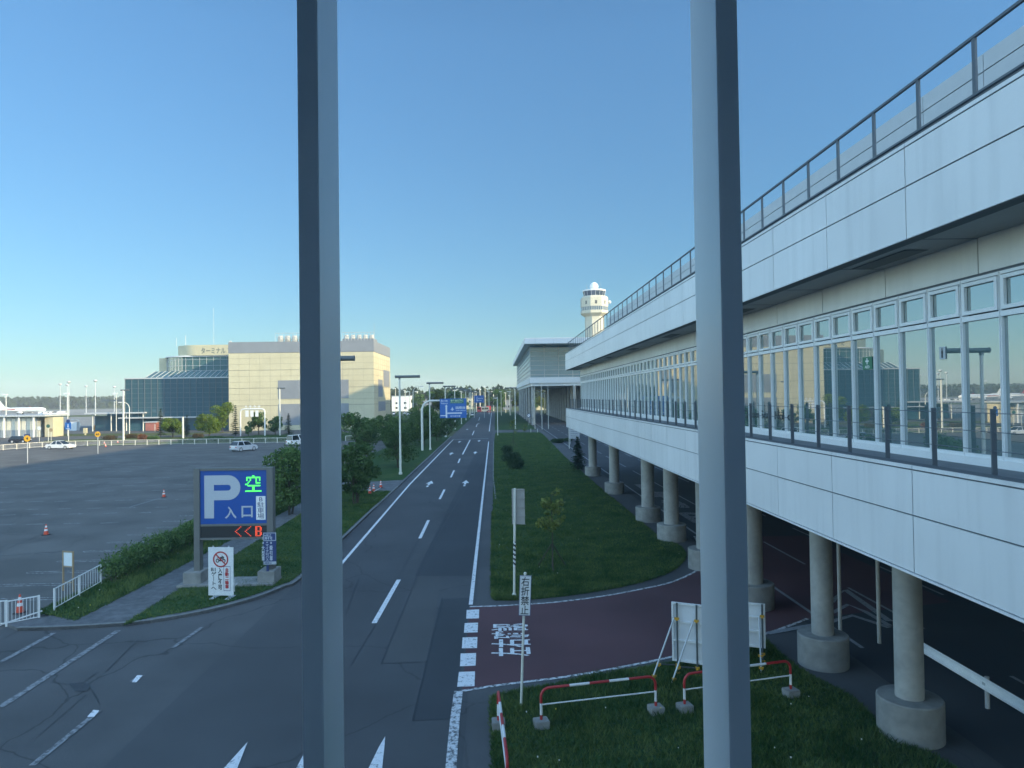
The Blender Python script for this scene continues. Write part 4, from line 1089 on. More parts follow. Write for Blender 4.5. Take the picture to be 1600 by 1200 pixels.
mb.build('slats', [GALV], t); MB().box(-.8, -.72, .021, .08, 0, 3.4).box(.72, .8, .021, .08, 0, 3.4).build('legs', [GALV], t)
# ---- overhead blue direction sign
b = G(660, 705); D0 = b.y
ds = thing('direction_sign', 'big blue direction sign with white arrows hanging from a curved white pole', 'road sign', b)
zt = atY(690, 626, D0).z; xs0, xs1 = atY(687.5, 640, D0).x-b.x, atY(729, 640, D0).x-b.x; zs0, zs1 = atY(708, 653, D0).z, atY(708, 622.8, D0).z
pts = [(0, 0, 0), (0, 0, zt-1.6)]+[(1.6-1.6*math.cos(math.pi/2*k/6), 0, zt-1.6+1.6*math.sin(math.pi/2*k/6)) for k in range(1, 7)]+[(xs1-.5, 0, zt)]
MB().tube(pts, [.2, .19]+[.17]*6+[.13], 12).build('pole', [POLEW], ds, smooth=True)
MB().box(xs0, xs1, -.30, -.25, zs0, zs1).build('sign_board', [RBLUE], ds)
mb = MB()
for z in (zs0+.6, zs1-.6): mb.box(xs0+.1, xs1-.1, -.249, -.18, z-.05, z+.05)
for x in (xs0+1, xs1-1): mb.box(x-.05, x+.05, -.179, -.1, zs0+.3, zs1-.1)
mb.build('bracket', [GALV], ds)
Wd, Hd = xs1-xs0, zs1-zs0
def U(u): return xs0+Wd*u
def V(v): return zs1-Hd*v
YS = -.3045
mb = MB()
def poly(pts, m=0): mb.face([(U(u), YS, V(v)) for u, v in pts], m)
poly([(.215, .98), (.275, .98), (.275, .40), (.215, .40)]); poly([(.195, .40), (.295, .40), (.245, .30)])
poly([(.276, .72), (.78, .72), (.78, .78), (.276, .78)]); poly([(.78, .69), (.84, .75), (.78, .81)])
poly([(.02, .855), (.214, .855), (.214, .895), (.02, .895)])
mb.build('arrows', [LT], ds, recalc=False)
MB().box(U(.39), U(.9), -.306, -.3012, V(.25), V(.035)).build('green_panel', [mat('sign_green_dark', (.015, .13, .09), .5, var=0)], ds)
LY = mat('letter_pale_yellow', (.50, .58, .40), .5, var=0)
lettering('新千歳空港IC', 1, LY, ds, (U(.645), -.308, V(.105)), fit=(Wd*.47, Hd*.115), bold=.01)
lettering('New Chitose Airport IC', 1, LY, ds, (U(.62), -.308, V(.21)), fit=(Wd*.42, Hd*.04), bold=.02)
lettering('苫小牧', 1, LT, ds, (U(.165), -.303, V(.115)), fit=(Wd*.27, Hd*.12), bold=.01)
lettering('Tomakomai', 1, LT, ds, (U(.165), -.303, V(.245)), fit=(Wd*.26, Hd*.05), bold=.02)
lettering('国際線', 1, LT, ds, (U(.775), -.303, V(.475)), fit=(Wd*.36, Hd*.14), bold=.01)
lettering('International', 1, LT, ds, (U(.785), -.303, V(.615)), fit=(Wd*.35, Hd*.045), bold=.02)
lettering('国内線到着', 1, LT, ds, (U(.58), -.303, V(.90)), fit=(Wd*.38, Hd*.07), bold=.01)
mb = MB()
for q in ([(.455, .60), (.455, .47), (.468, .42), (.481, .47), (.481, .60)], [(.456, .50), (.41, .56), (.41, .585), (.456, .555)], [(.48, .50), (.526, .56), (.526, .585), (.48, .555)], [(.456, .58), (.44, .61), (.44, .62), (.496, .62), (.496, .61), (.48, .58)]): mb.face([(U(u), YS, V(v)) for u, v in q])
mb.build('aeroplane_pictogram', [LT], ds, recalc=False)
# second sign far down the road
D1 = 300.0; xa, xb = atY(741.2, 625, D1).x, atY(756, 625, D1).x; za, zb_ = atY(748, 629, D1).z, atY(748, 618, D1).z
d2 = thing('direction_sign', 'small far blue direction sign on two pale posts above the vehicles down the road', 'road sign', ((xa+xb)/2, D1, 0))
w2 = (xb-xa)/2
for s in (-1, 1): MB().cyl((s*(w2+.12), 0, 0), (s*(w2+.12), 0, zb_+(1.6 if s > 0 else 0)), .1, n=8).build('post', [POLEW], d2)
MB().box(-w2, w2, -.2, -.12, za, zb_).build('sign_board', [RBLUE], d2)
MB().box(-w2*.5, -w2*.38, -.21, -.202, za+.5, zb_-.5).box(-w2*.37, w2*.5, -.21, -.202, za+.8, za+.95).build('arrow', [LT], d2)
lettering('国際線', 1, LT, d2, (w2*.3, -.203, za+1.7), fit=(w2, .45), bold=.02)
# ================================================================== VEHICLES
CARGL = glass('car_glass', (.012, .016, .02), 1.6, .03)
TYRE = mat('tyre', (.02, .02, .021), .8, var=0); RIM = mat('rim', (.40, .41, .42), .35, var=0)
TAIL = mat('tail_light', (.35, .01, .012), .3, var=0); HEADL = mat('head_light', (.65, .68, .7), .2, var=0)
def carpaint(name, c): return mat(name, c, .25, var=0, spec=.6)
CW, CSILV, CBLK, CRED = carpaint('car_white', (.70, .70, .68)), carpaint('car_silver', (.48, .50, .52)), carpaint('car_black', (.02, .022, .028)), carpaint('car_red', (.42, .02, .03))
def car(label, loc, rz, paintm, kind='saloon', group=None, cat='car'):
    L, W, Hh = dict(saloon=(4.85, 1.82, 1.56), suv=(4.6, 1.85, 1.70), van=(4.7, 1.75, 2.0), pickup=(4.8, 1.7, 1.8), hatch=(4.0, 1.7, 1.5))[kind]
    t = thing('parked_car', label, cat, loc, rz, group)
    l = L/2; belt = .92 if kind in ('saloon', 'hatch') else 1.05
    hood = {'saloon': 1.25, 'suv': 1.1, 'van': .35, 'pickup': 1.0, 'hatch': .95}[kind]; trunk = {'saloon': .75, 'suv': .08, 'van': .04, 'pickup': 1.9, 'hatch': .1}[kind]
    prof = [(-l+.08, .28), (-l, .45), (-l, .72), (-l+.08, belt-.02), (-l+trunk, belt), (l-hood, belt), (l-hood*.35, belt-.09), (l-.1, belt-.22), (l, .58), (l-.03, .3), (l-.2, .24), (-l+.2, .24)]
    mb = MB(); n = len(prof); hw = W/2
    vs = []
    for y, s in ((-hw, .95), (-hw+.06, 1), (hw-.06, 1), (hw, .95)):
        for x, z in prof: vs.append((x*(.985 if s < 1 else 1), y, z if s == 1 else .26+(z-.26)*.93))
    fs = [(j*n+k, j*n+(k+1) % n, (j+1)*n+(k+1) % n, (j+1)*n+k) for j in range(3) for k in range(n)]+[tuple(range(n-1, -1, -1)), tuple(range(3*n, 4*n))]
    mb.mesh(vs, fs, 0)
    xb0, xb1 = -l+trunk+.02, l-hood; xt0, xt1 = {'saloon': (-l+trunk+.75, l-hood-.95), 'suv': (-l+.45, l-hood-.75), 'van': (-l+.18, l-hood-.75), 'pickup': (xb0+.12, l-hood-.6), 'hatch': (-l+.5, l-hood-.8)}[kind]
    yb, yt = hw-.07, hw-.25
    bz, tz = belt-.005, Hh-.05
    B = [(xb0, -yb, bz), (xb1, -yb, bz), (xb1, yb, bz), (xb0, yb, bz)]; T = [(xt0, -yt, tz), (xt1, -yt, tz), (xt1, yt, tz), (xt0, yt, tz)]
    rt = MB()
    rt.mesh([(x, y, z) for x, y, z in T]+[(xt0+.08, -yt+.06, Hh), (xt1-.1, -yt+.06, Hh), (xt1-.1, yt-.06, Hh), (xt0+.08, yt-.06, Hh)], [(4, 5, 6, 7), (0, 1, 5, 4), (1, 2, 6, 5), (2, 3, 7, 6), (3, 0, 4, 7)])
    V3 = lambda p: Vector(p)
    for s in (0, 1):   # pillars at front, middle and rear of each side
        a0, a1, b0, b1 = (V3(B[0]), V3(B[1]), V3(T[0]), V3(T[1])) if s == 0 else (V3(B[3]), V3(B[2]), V3(T[3]), V3(T[2]))
        off = Vector((0, -.006 if s == 0 else .006, 0))
        for u0, u1 in ((0, .07 if kind != 'van' else .03), (.44, .50), (.95, 1)):
            rt.face([a0.lerp(a1, u0)+off, a0.lerp(a1, u1)+off, b0.lerp(b1, u1)+off, b0.lerp(b1, u0)+off])
    mb.v += []; mb.build('body', [paintm], t, smooth=True)
    rt.build('roof', [paintm], t, smooth=True)
    gm = MB(); gm.mesh(B+T, [(0, 1, 5, 4), (1, 2, 6, 5), (2, 3, 7, 6), (3, 0, 4, 7)]); gm.build('windows', [CARGL], t)
    for x in (-l+.85, l-.9):
        for s in (-1, 1):
            r = .33 if kind != 'suv' else .36
            w = MB().cyl((0, -.1, 0), (0, .1, 0), r, n=18).build('wheel', [TYRE], t, loc=(x, s*(hw-.09), r), smooth=True)
            MB().cyl((0, s*.101, 0), (0, s*.108, 0), r*.66, n=14).build('rim', [RIM], w)
    for s in (-1, 1):
        y0, y1 = sorted((s*(hw-.42), s*(hw-.08)))
        MB().box(-l-.012, -l+.06, y0+ .05, y1, .68, .86).build('tail_light', [TAIL], t)
        MB().box(l-.16, l+.004, y0, y1, .56, .70).build('head_light', [HEADL], t)
        MB().box(xb1-.25, xb1-.1, min(s*hw, s*(hw+.16)), max(s*hw, s*(hw+.16)), belt, belt+.13).build('wing_mirror', [paintm], t)
    MB().box(-l-.016, -l-.004, -.24, .24, .48, .60).build('number_plate', [WPT], t)
    if kind == 'pickup': MB().box(-l+.1, xb0-.05, -hw+.1, hw-.1, belt+.001, belt+.05).build('load_bed', [TYRE], t)
    return t
car('white saloon car parked side-on by the car-park fence in the sun', G(95, 701.5), R(-6), CW)
car('silver-white sport utility car seen from behind in the shaded car park', G(381, 704.5), R(62), CSILV, 'suv')
car('white van half hidden behind the left window post, by the car-park fence', G(466, 695.5), R(60), CW, 'van', cat='van')
car('dark car on the road beyond the white fence at far left', G(31, 692), R(4), CBLK, 'hatch')
car('white pickup truck between the green booths', G(196, 670), R(170), CW, 'pickup', cat='pickup')
# far cars beside the annex, cut down by distance
fc = car('cars parked in the far lot beyond the annex, too small to tell apart', (-38, 330, 0), R(10), CW, 'hatch', 'far parked cars')
rf_ = random.Random(11)
for k in range(15):
    dup(fc, (-70+4.2*k+rf_.uniform(-.6, .6), 345+rf_.uniform(-18, 40), 0), R(90+rf_.uniform(-8, 8)))
for px, py, c, s_ in ((214, 672, CBLK, 'black car in the dim forecourt behind the white pickup truck'), (253, 667, CBLK, 'dark car in the shade before the glass annex, right of the orange posts')):
    car(s_, G(px, py), R(172), c, 'hatch')
# coach, lorry cab and small car at the far end of the road
bs = thing('tour_bus', 'cream and red tour bus waiting under the far blue sign', 'bus', (-9.9, 398, 0), R(-24))
b_ = MB().box(-1.2, 1.2, 0, 10.5, .5, 3.2); b_.build('body', [mat('bus_cream', (.66, .60, .46), .35, var=.05)], bs, bevel=.12)
MB().box(-1.21, 1.21, -.06, .6, .45, 3.21).build('rear_panel', [carpaint('bus_red', (.52, .03, .05))], bs, bevel=.1)
MB().box(-.95, .95, -.075, -.055, 1.7, 2.8).build('rear_window', [CARGL], bs)
MB().box(1.205, 1.22, 1.2, 9.8, 1.6, 2.7).box(-1.22, -1.205, 1.2, 9.8, 1.6, 2.7).build('side_windows', [CARGL], bs)
for x in (-1.05, 1.05):
    for y in (1.9, 8.3): MB().cyl((x-.15, y, .5), (x+.15, y, .5), .5, n=16).build('wheel', [TYRE], bs)
for x in (-1, 1): MB().box(x-.12, x+.12, -.08, -.055, .9, 1.4).build('tail_light', [TAIL], bs)
lc = thing('red_lorry', 'red lorry crossing the junction right of the tour bus', 'lorry', (-5.2, 425, 0), R(8))
MB().box(-1.2, 1.2, 3.6, 5.6, .7, 3.0).build('cab', [CRED], lc, bevel=.1); MB().box(-1.0, 1.0, 5.61, 5.63, 1.7, 2.7).build('windscreen', [CARGL], lc)
MB().box(-1.2, 1.2, -3, 3.4, 1.0, 3.3).build('load_box', [carpaint('bus_red', (.52, .03, .05))], lc, bevel=.04)
for x in (-1.0, 1.0):
    for y in (-1.8, 4.6): MB().cyl((x-.15, y, .5), (x+.15, y, .5), .5, n=14).build('wheel', [TYRE], lc)
car('small dark red car driving away at the far end of the road', (-4.3, 392, 0), R(90), carpaint('car_dark_red', (.20, .015, .03)), 'hatch')
# ================================================================== ANNEX: pale block and glass block
BEIGE = mat('annex_panel', (.49, .445, .30), .7, var=.05, scale=.35, var2=.05, scale2=.08, streak=.08)
GREYP = mat('annex_louvre', (.20, .215, .235), .6, var=.08, scale=.4)
ay = 205.0
ax0, ax1 = atY(357.5, 620, ay).x, atY(584.4, 620, ay).x
azt, azb = atY(584, 532.5, ay).z, atY(584, 549.5, ay).z
bb = thing('annex_block', 'pale beige windowless annex block with grey top band and white rooftop machinery', 'building', (ax1, ay, 0))
ox_, oy_ = ax1, ay; w_ = ax0-ax1; dp_ = 31.5
MB().box(w_, 0, 0, dp_, 0, azb).build('wall', [BEIGE], bb)
MB().box(w_-.06, .06, -.06, dp_+.06, azb+.06, azt).build('top_band', [GREYP], bb)
MB().box(w_, 0, 0, dp_, azt+.002, azt+.1).build('roof', [DECK], bb)
jm = MB(); JL = mat('annex_joint', (.24, .22, .17), .8, var=0)
def yz(py, px=470): return atY(px, py, ay).z
zs = [(yz(577.5), .13), (yz(605.5), .13), (yz(633), .13), (yz(559), .05), (yz(568), .05), (yz(587), .05), (yz(596), .05), (yz(615), .05), (yz(624), .05)]
for z, t_ in zs: jm.box(w_+.01, -.01, -.03, -.002, z-t_/2, z+t_/2); jm.box(.002, .03, .01, dp_-.01, z-t_/2, z+t_/2)
jj_ = MB()
for k in range(1, 14): jj_.box(w_*k/14-.025, w_*k/14+.025, -.028, -.001, .1, azb-.1)
for k in range(1, 8): jj_.box(.001, .028, dp_*k/8-.025, dp_*k/8+.025, .1, azb-.1)
jm.build('panel_joints', [JL], bb); jj_.build('fine_joints', [mat('annex_joint_fine', (.40, .37, .28), .8, var=0)], bb)
jx = lambda px: atY(px, 620, ay).x-ox_
MB().box(jx(434.6), jx(545), -.05, -.031, yz(623), yz(594)).build('louvre_panel', [GREYP], bb)
MB().box(jx(434.6), jx(545), -.05, -.031, yz(664), yz(631)).build('louvre_panel', [GREYP], bb)
def sy(px): return atX(px, 620, ox_).y-oy_
def szx(py, px): return atX(px, py, ox_).z
MB().box(.031, .05, sy(599.4), min(sy(608.6), dp_-.3), szx(604.5, 604), szx(579, 604)).build('louvre_panel', [GREYP], bb)
MB().box(.031, .05, sy(591), sy(597.8), szx(620, 594), szx(593, 594)).build('louvre_panel', [GREYP], bb)
MB().box(.031, .05, sy(591), sy(602), szx(642, 597), szx(627, 597)).build('louvre_panel', [GREYP], bb)
DOMEW = mat('cooler_pale', (.42, .41, .36), .6, var=.2, scale=1.5)
def coolers(x0, x1, n):
    for k in range(n):
        x = x0+(x1-x0)*(k+.5)/n; r = min(1.05, abs(x1-x0)/n*.42)
        MB().lathe([(r*.95, azt+.1), (r*1.05, azt+1.1), (r*.8, azt+1.9), (r*.7, azt+2.1)], (x, 4), n=14).build('cooling_unit', [DOMEW], bb)
    mb = MB()
    for k in range(n*2+1):
        x = x0+(x1-x0)*k/(n*2); mb.cyl((x, 2.2, azt+.1), (x, 2.2, azt+2.7), .05, n=5)
    mb.cyl((x0, 2.2, azt+2.7), (x1, 2.2, azt+2.7), .06, n=5).cyl((x0, 2.2, azt+1.6), (x1, 2.2, azt+1.6), .06, n=5)
    mb.build('rooftop_frame', [GALV], bb)
coolers(jx(427), jx(472), 4); coolers(jx(533), jx(583), 5)
MB().box(jx(533), jx(583), 2.5, 8, azt+.1, azt+.9).build('plant_base', [GREYP], bb)
MB().cyl((jx(557), 8, azt), (jx(557), 8, azt+2.5), .05, n=5).cyl((jx(583), 3, azt), (jx(583), 3, azt+5.5), .04, n=5).build('antenna', [PIPE], bb)
# ---- glass part
gy = 216.0
def gx(px): return atY(px, 620, gy).x
def gz(py): return atY(275, py, gy).z
GD = glass('annex_glass', (.04, .095, .12), 1.75, .02, .10); GU = glass('annex_glass_pale', (.06, .13, .14), 1.9, .02, .01)
gb_ = thing('glass_annex', 'glass-walled annex with a curved beige rooftop drum carrying large Japanese letters', 'building', (gx(193), gy, 0)); gox = gx(193)
def gl(mb, name, mats, **k):
    o = mb.build(name, mats, gb_, **k); o.matrix_parent_inverse = Matrix.Translation((-gox, -gy, 0)); return o
xr = ax0-.3; xl = gx(193.5)
gl(MB().box(xl+.3, xr+6, gy+.3, gy+30, 0, gz(591.5)), 'lower_glass', [GD])
zl0, zl1 = gz(651), gz(591.5)
gl(MB().box(xl-1, xr, gy-1.5, gy+.28, zl0-.35, zl0).box(xl-1, xl+.28, gy+.29, gy+28, zl0-.35, zl0), 'canopy', [GALV])
mb = MB()
nx_ = 18
for k in range(nx_+1): x = xl+.3+(xr-xl-.4)*k/nx_; mb.box(x-.06, x+.06, gy+.12, gy+.298, zl0+.01, zl1)
for k in range(9): z = zl0+(zl1-zl0)*k/8.0; mb.box(xl+.3, xr, gy+.18, gy+.297, z-.05, z+.05)
for k in range(9): y = gy+.4+k*3.4; mb.box(xl+.12, xl+.298, y-.06, y+.06, zl0+.01, zl1)
gl(mb, 'mullions', [mat('mullion_dark', (.10, .13, .15), .4, var=0)])
gl(MB().box(xl-.02, xr, gy+.05, gy+.3, zl1+.001, zl1+.35), 'roof_edge', [GALV])
# sloping glass roof between the storeys
z2, z3, z4 = gz(579), gz(556), gz(537.5)
s0x, s1x = gx(226), gx(246)
sl = MB(); sl.mesh([(s0x, gy+.6, zl1+.36), (xr, gy+.6, zl1+.36), (xr, gy+5.5, z2), (s1x-3.2, gy+5.5, z2), (s0x, gy+14, zl1+.36), (s1x-3.2, gy+14, z2)], [(0, 1, 2, 3), (0, 3, 5, 4)]); gl(sl, 'sloped_glass', [GU])
mb = MB()
for k in range(19):
    u = k/18; a = Vector((s0x, gy+.6, zl1+.36)).lerp(Vector((xr, gy+.6, zl1+.36)), u); b2 = Vector((s1x-3.2, gy+5.5, z2)).lerp(Vector((xr, gy+5.5, z2)), u); mb.cyl(a+Vector((0, -.05, .06)), b2+Vector((0, -.05, .06)), .09, n=5)
gl(mb, 'slope_ribs', [GALV])
# upper glass storey with a beige end and the drum above; rounded left corners
def rounded(xa, xb, ya, yb, r, n=10):
    pts = [(xb, ya), (xb, yb), (xa, yb)]
    for k in range(n+1):
        a = math.pi+math.pi/2*k/n; pts.append((xa+r+r*math.cos(a), ya+r+r*math.sin(a)))
    return pts
ux = gx(231)
gl(MB().prism(rounded(ux, xr+5, gy+5.6, gy+26, 9), z2-.3, z3), 'upper_glass', [GU], smooth=True)
gl(MB().box(gx(219.5), ux+1.5, gy+12, gy+26, zl1+.3, z3+.05), 'end_wall', [BEIGE])
mb = MB(); pts = rounded(ux-.06, xr+4, gy+5.54, gy+26, 9, 12)
arc = pts[3:]+[(x, gy+5.54) for x in [ux+9+(xr-ux-9)*k/9 for k in range(1, 10)]]
for p in arc: mb.cyl((p[0], p[1], z2), (p[0], p[1], z3), .045, n=4)
for z in (z2+.15, (z2*.62+z3*.38), (z2*.2+z3*.8)):
    mb.tube([(p[0], p[1], z) for p in arc], .05, 4)
gl(mb, 'upper_mullions', [MUL])
gl(MB().prism(rounded(ux-.4, xr+5, gy+5.2, gy+26, 9), z3+.001, z3+.35), 'cornice', [MET])
dx = gx(251)
gl(MB().prism(rounded(dx, xr+12, gy+4.8, gy+24, 9, 16), z3+.351, z4), 'drum', [BEIGE], smooth=True)
o = lettering('ターミナル アネックス', 1, mat('letter_grey_green', (.10, .12, .11), .5, var=0), None, ((gx(304)+gx(304)+15.6)/2, gy+4.78, (gz(541.5)+gz(552.5))/2), fit=(15.6, gz(541.5)-gz(551.5)), bold=.02)
o.parent = gb_; o.matrix_parent_inverse = Matrix.Translation((-gox, -gy, 0))
mb = MB()
for px, h_, r_ in ((316, 12, .045), (255, 2.6, .06), (270, 3.4, .08), (343, 1.2, .09)): mb.cyl((gx(px), gy+9, z4), (gx(px), gy+9, z4+h_), r_, n=5)
mb.box(gx(341.5), gx(345), gy+8.8, gy+9.2, z4+.9, z4+1.5)
gl(mb, 'antenna', [GALV])
# ================================================================== LOW BUILDINGS AND BOOTHS at left
lb = thing('bus_shelter', 'long low pale building with flat overhanging roof and tall panels at far left', 'building', (G(40, 684).x, 184, 0))
kx_ = 184/F
hx = lambda px: atY(px, 650, 184).x-lb.location.x
MB().box(hx(-40), hx(55), .6, 8, 0, 5.0).build('wall', [mat('shelter_wall', (.30, .33, .34), .6, var=.1)], lb)
MB().box(hx(-45), hx(73), -.8, 9, 5.3, 5.7).build('roof', [GALV], lb)
mb = MB()
for k in range(12):
    x = hx(-40)+k*(hx(54)-hx(-40))/12; mb.box(x+.15, x+1.15, .55, .598, 1.9, 4.8); mb.box(x+.2, x+1.1, .55, .598, .3, 1.7, 1)
mb.build('wall_panels', [mat('panel_cream', (.60, .58, .48), .6, var=.06), mat('panel_grey', (.26, .29, .31), .5, var=.1)], lb)
for k in range(5): MB().box(hx(-38+k*23)-.15, hx(-38+k*23)+.15, -.5, -.2, 0, 5.3).build('pillar', [MET], lb)
MB().box(hx(64), hx(77), 1.5, 6, 0, 5.0).build('side_room', [BEIGE], lb)
tb_ = thing('transit_shelter', 'dark low shelter with thin flat roof on pale posts, left of the glass annex', 'shelter', (G(140, 676).x, 215, 0))
MB().box(-6, 12, 0, 8, 5.2, 5.6).build('roof', [GALV], tb_)
for x in (-4, 1.5, 6, 11): MB().cyl((x, 1, 0), (x, 1, 5.2), .16, n=8).build('post', [POLEW], tb_)
MB().box(-5, 11.5, 4, 7.5, 0, 4.6).build('glazing', [GD], tb_)
wb = thing('glass_vestibule', 'dark glazed low wing stepping down beside the glass annex', 'building', (gx(160), 232, 0))
MB().box(0, 7.5, 0, 14, 0, 9.0).build('wall', [GD], wb, bevel=.3)
MB().box(-9, -.1, 3, 14, 0, 5.5).build('wing', [GD], wb)
MB().box(-9.3, 7.8, -.3, 14.3, 9.05, 9.4).build('roof', [DECK], wb)
GRN = mat('booth_green', (.05, .36, .07), .4, var=.06); ORP = mat('post_orange', (.62, .26, .03), .5, var=0)
def booth(px, py, label, w=2.6, h=3.6, rot=0):
    t = thing('parking_booth', label, 'booth', G(px, py), rot)
    MB().box(-w/2, w/2, 0, 2, .2, h).build('body', [GRN], t, bevel=.05)
    MB().box(-w/2-.16, -w/2-.001, -.1, 2.1, 0, h+.12).box(w/2+.001, w/2+.22, -.1, 2.1, 0, h+.12).box(-w/2-.16, w/2+.22, -.1, 2.1, h+.121, h+.3).build('frame', [WPT], t)
    return t
booth(158, 672, 'bright green parking booth with white edge, farther left of the two', 2.4)
b2 = booth(210, 670, 'green and white booth beside two orange posts and the white pickup', 1.9, 3.4)
for px, h_ in ((207.5, 2.0), (215.5, 3.0), (148.5, 1.5)):
    t = thing('orange_post', {207.5: 'thick orange post in front of the green and white booth', 215.5: 'tall orange post at right of the green and white booth', 148.5: 'short yellow-orange post left of the bright green booth'}[px], 'post', G(px, 671.5))
    MB().lathe([(.28, 0), (.26, h_*.9), (.12, h_)], n=12).build('body', [ORP], t, smooth=True)
t = thing('ticket_kiosk', 'pale reddish kiosk with open frame left of the first conifer', 'kiosk', G(236, 674))
MB().box(-1.6, 1.6, 0, 1.6, .2, 2.6).build('body', [mat('kiosk_red', (.34, .12, .09), .6, var=.1)], t); MB().box(-1.8, 1.8, -.3, 1.9, 2.62, 2.8).build('roof', [MET], t)
for x, s_ in ((-1.7, 1), (1.7, 1)): MB().cyl((x, -1.2, 0), (x, -1.2, 2.2), .07, n=6).build('post', [POLEW], t)
t = thing('white_box', 'white box cabinet behind the blue parking sign on its pole', 'cabinet', G(114, 673)); MB().box(-1.2, 1.2, 0, 1.5, 0, 2.6).build('body', [WPT], t, bevel=.05); MB().box(-1.25, 1.25, -.05, 1.55, 2.61, 2.7).build('lid', [MET], t)
t = thing('white_box', 'small pale yellow machine on the lit lawn between booths and parking signs', 'machine', G(132.5, 680)); MB().box(-.45, .45, 0, .5, .5, 1.9).box(-.15, .15, .1, .4, 0, .5).build('body', [BEIGE], t, bevel=.03)
# blue P-like board, yellow bay signs
b_ = G(107, 690); t = thing('blue_lot_sign', 'blue car-park board with a white arrow on a pole behind the fence', 'sign', b_)
zt = atY(107, 660, b_.y).z
MB().cyl((0, 0, 0), (0, 0, zt+.6), .09, n=8).build('pole', [POLEW], t); MB().box(-.66, .66, -.15, -.1, zt-1.55, zt).build('board', [RBLUE], t)
MB().box(-.07, .07, -.16, -.151, zt-.95, zt-.35).face([(-.2, -.156, zt-.9), (.2, -.156, zt-.9), (0, -.156, zt-1.2)]).build('arrow', [LT], t); MB().cyl((0, -.10, zt+.28), (0, -.15, zt+.28), .42, n=20).build('disc', [NV], t)
MB().box(-.4, .4, -.16, -.151, zt-1.42, zt-1.30).build('lettering_bar', [LT], t)
SYEL = mat('sign_yellow', (.68, .36, .02), .5, var=0)
def bay(px, py, pyt, txt, label, top=None):
    b_ = G(px, py); t = thing('bay_sign', label, 'sign', b_, 0, 'yellow bay signs of the car park'); z = atY(px, pyt, b_.y).z
    MB().cyl((0, 0, 0), (0, 0, z+.5), .06, n=8).build('pole', [GALV], t)
    MB().cyl((0, -.1, z), (0, -.06, z), .47, n=24).build('sign_face', [SYEL], t)
    lettering(txt, 1, BL, t, (0, -.104, z), fit=(None, .4) if len(txt) == 1 else (.6, .36), bold=.04)
    if top: MB().box(-.42, .42, -.09, -.06, z+.30, z+.62).build('cap_plate', [NV], t)
bay(43, 724, 685, '4', 'yellow round sign reading 4 with a dark cap plate in the sunlit car park', True)
bay(153, 709, 678.5, '65', 'yellow round sign with two digits at the shadow edge of the car park')
bay(581, 684, 673, '8', 'yellow round sign seen between the shaded trees right of the left window post')
# small road signs by the far road at left
for px, py, h_, s_, c in ((61.5, 690, 3.3, 'small white road sign on a pole behind the dark car', WPT), (75.5, 690, 3.8, 'round dark green sign on a pole left of the white saloon', mat('sign_dark_green', (.03, .10, .07), .5, var=0)), (80, 689, 2.8, 'tan sign on a short pole next to the round dark green sign', TAN)):
    t = thing('road_sign', s_, 'sign', G(px, py)); MB().cyl((0, 0, 0), (0, 0, h_), .05, n=6).build('pole', [POLEW], t); MB().cyl((0, -.08, h_-.3), (0, -.05, h_-.3), .42, n=16).build('sign_face', [c], t)
# ---- white car-park fence
def fence(pts, label, step=2.3):
    t = thing('car_park_fence', label, 'fence', pts[0]); o = Vector((pts[0].x, pts[0].y, 0))
    FW = mat('fence_cream', (.62, .60, .52), .5, var=.06)
    rl = MB(); kk = 0
    for a, b in zip(pts[:-1], pts[1:]):
        a, b = Vector((a.x, a.y, 0))-o, Vector((b.x, b.y, 0))-o; n = max(1, round((b-a).length/step))
        rl.cyl(a+Vector((0, 0, 1.02)), b+Vector((0, 0, 1.02)), .05, n=6)
        rl.cyl(a+Vector((0, 0, .15)), b+Vector((0, 0, .15)), .03, n=6)
        for k in range(n): p = a.lerp(b, k/n); MB().box(p.x-.06, p.x+.06, p.y-.05, p.y+.05, 0, 1.0).build('post', [FW], t)
        ms = MB(); m = int((b-a).length/.22)
        for k in range(m): p = a.lerp(b, k/m); ms.box(p.x-.011, p.x+.011, p.y-.011, p.y+.011, .15, 1.0)
        ms.build('wire_infill', [FW], t)
    rl.build('rails', [FW], t)
fence([G(-20, 706.5), G(5, 703.5), G(66, 699)], 'cream car-park fence slanting in from the left edge to the white saloon')
fence([G(66, 699), G(118, 697), G(470, 691.5)], 'long cream car-park fence running from the white saloon to the window post', 2.3)
fence([G(540, 689), G(600, 684)], 'white fence glimpsed behind the shaded verge trees')
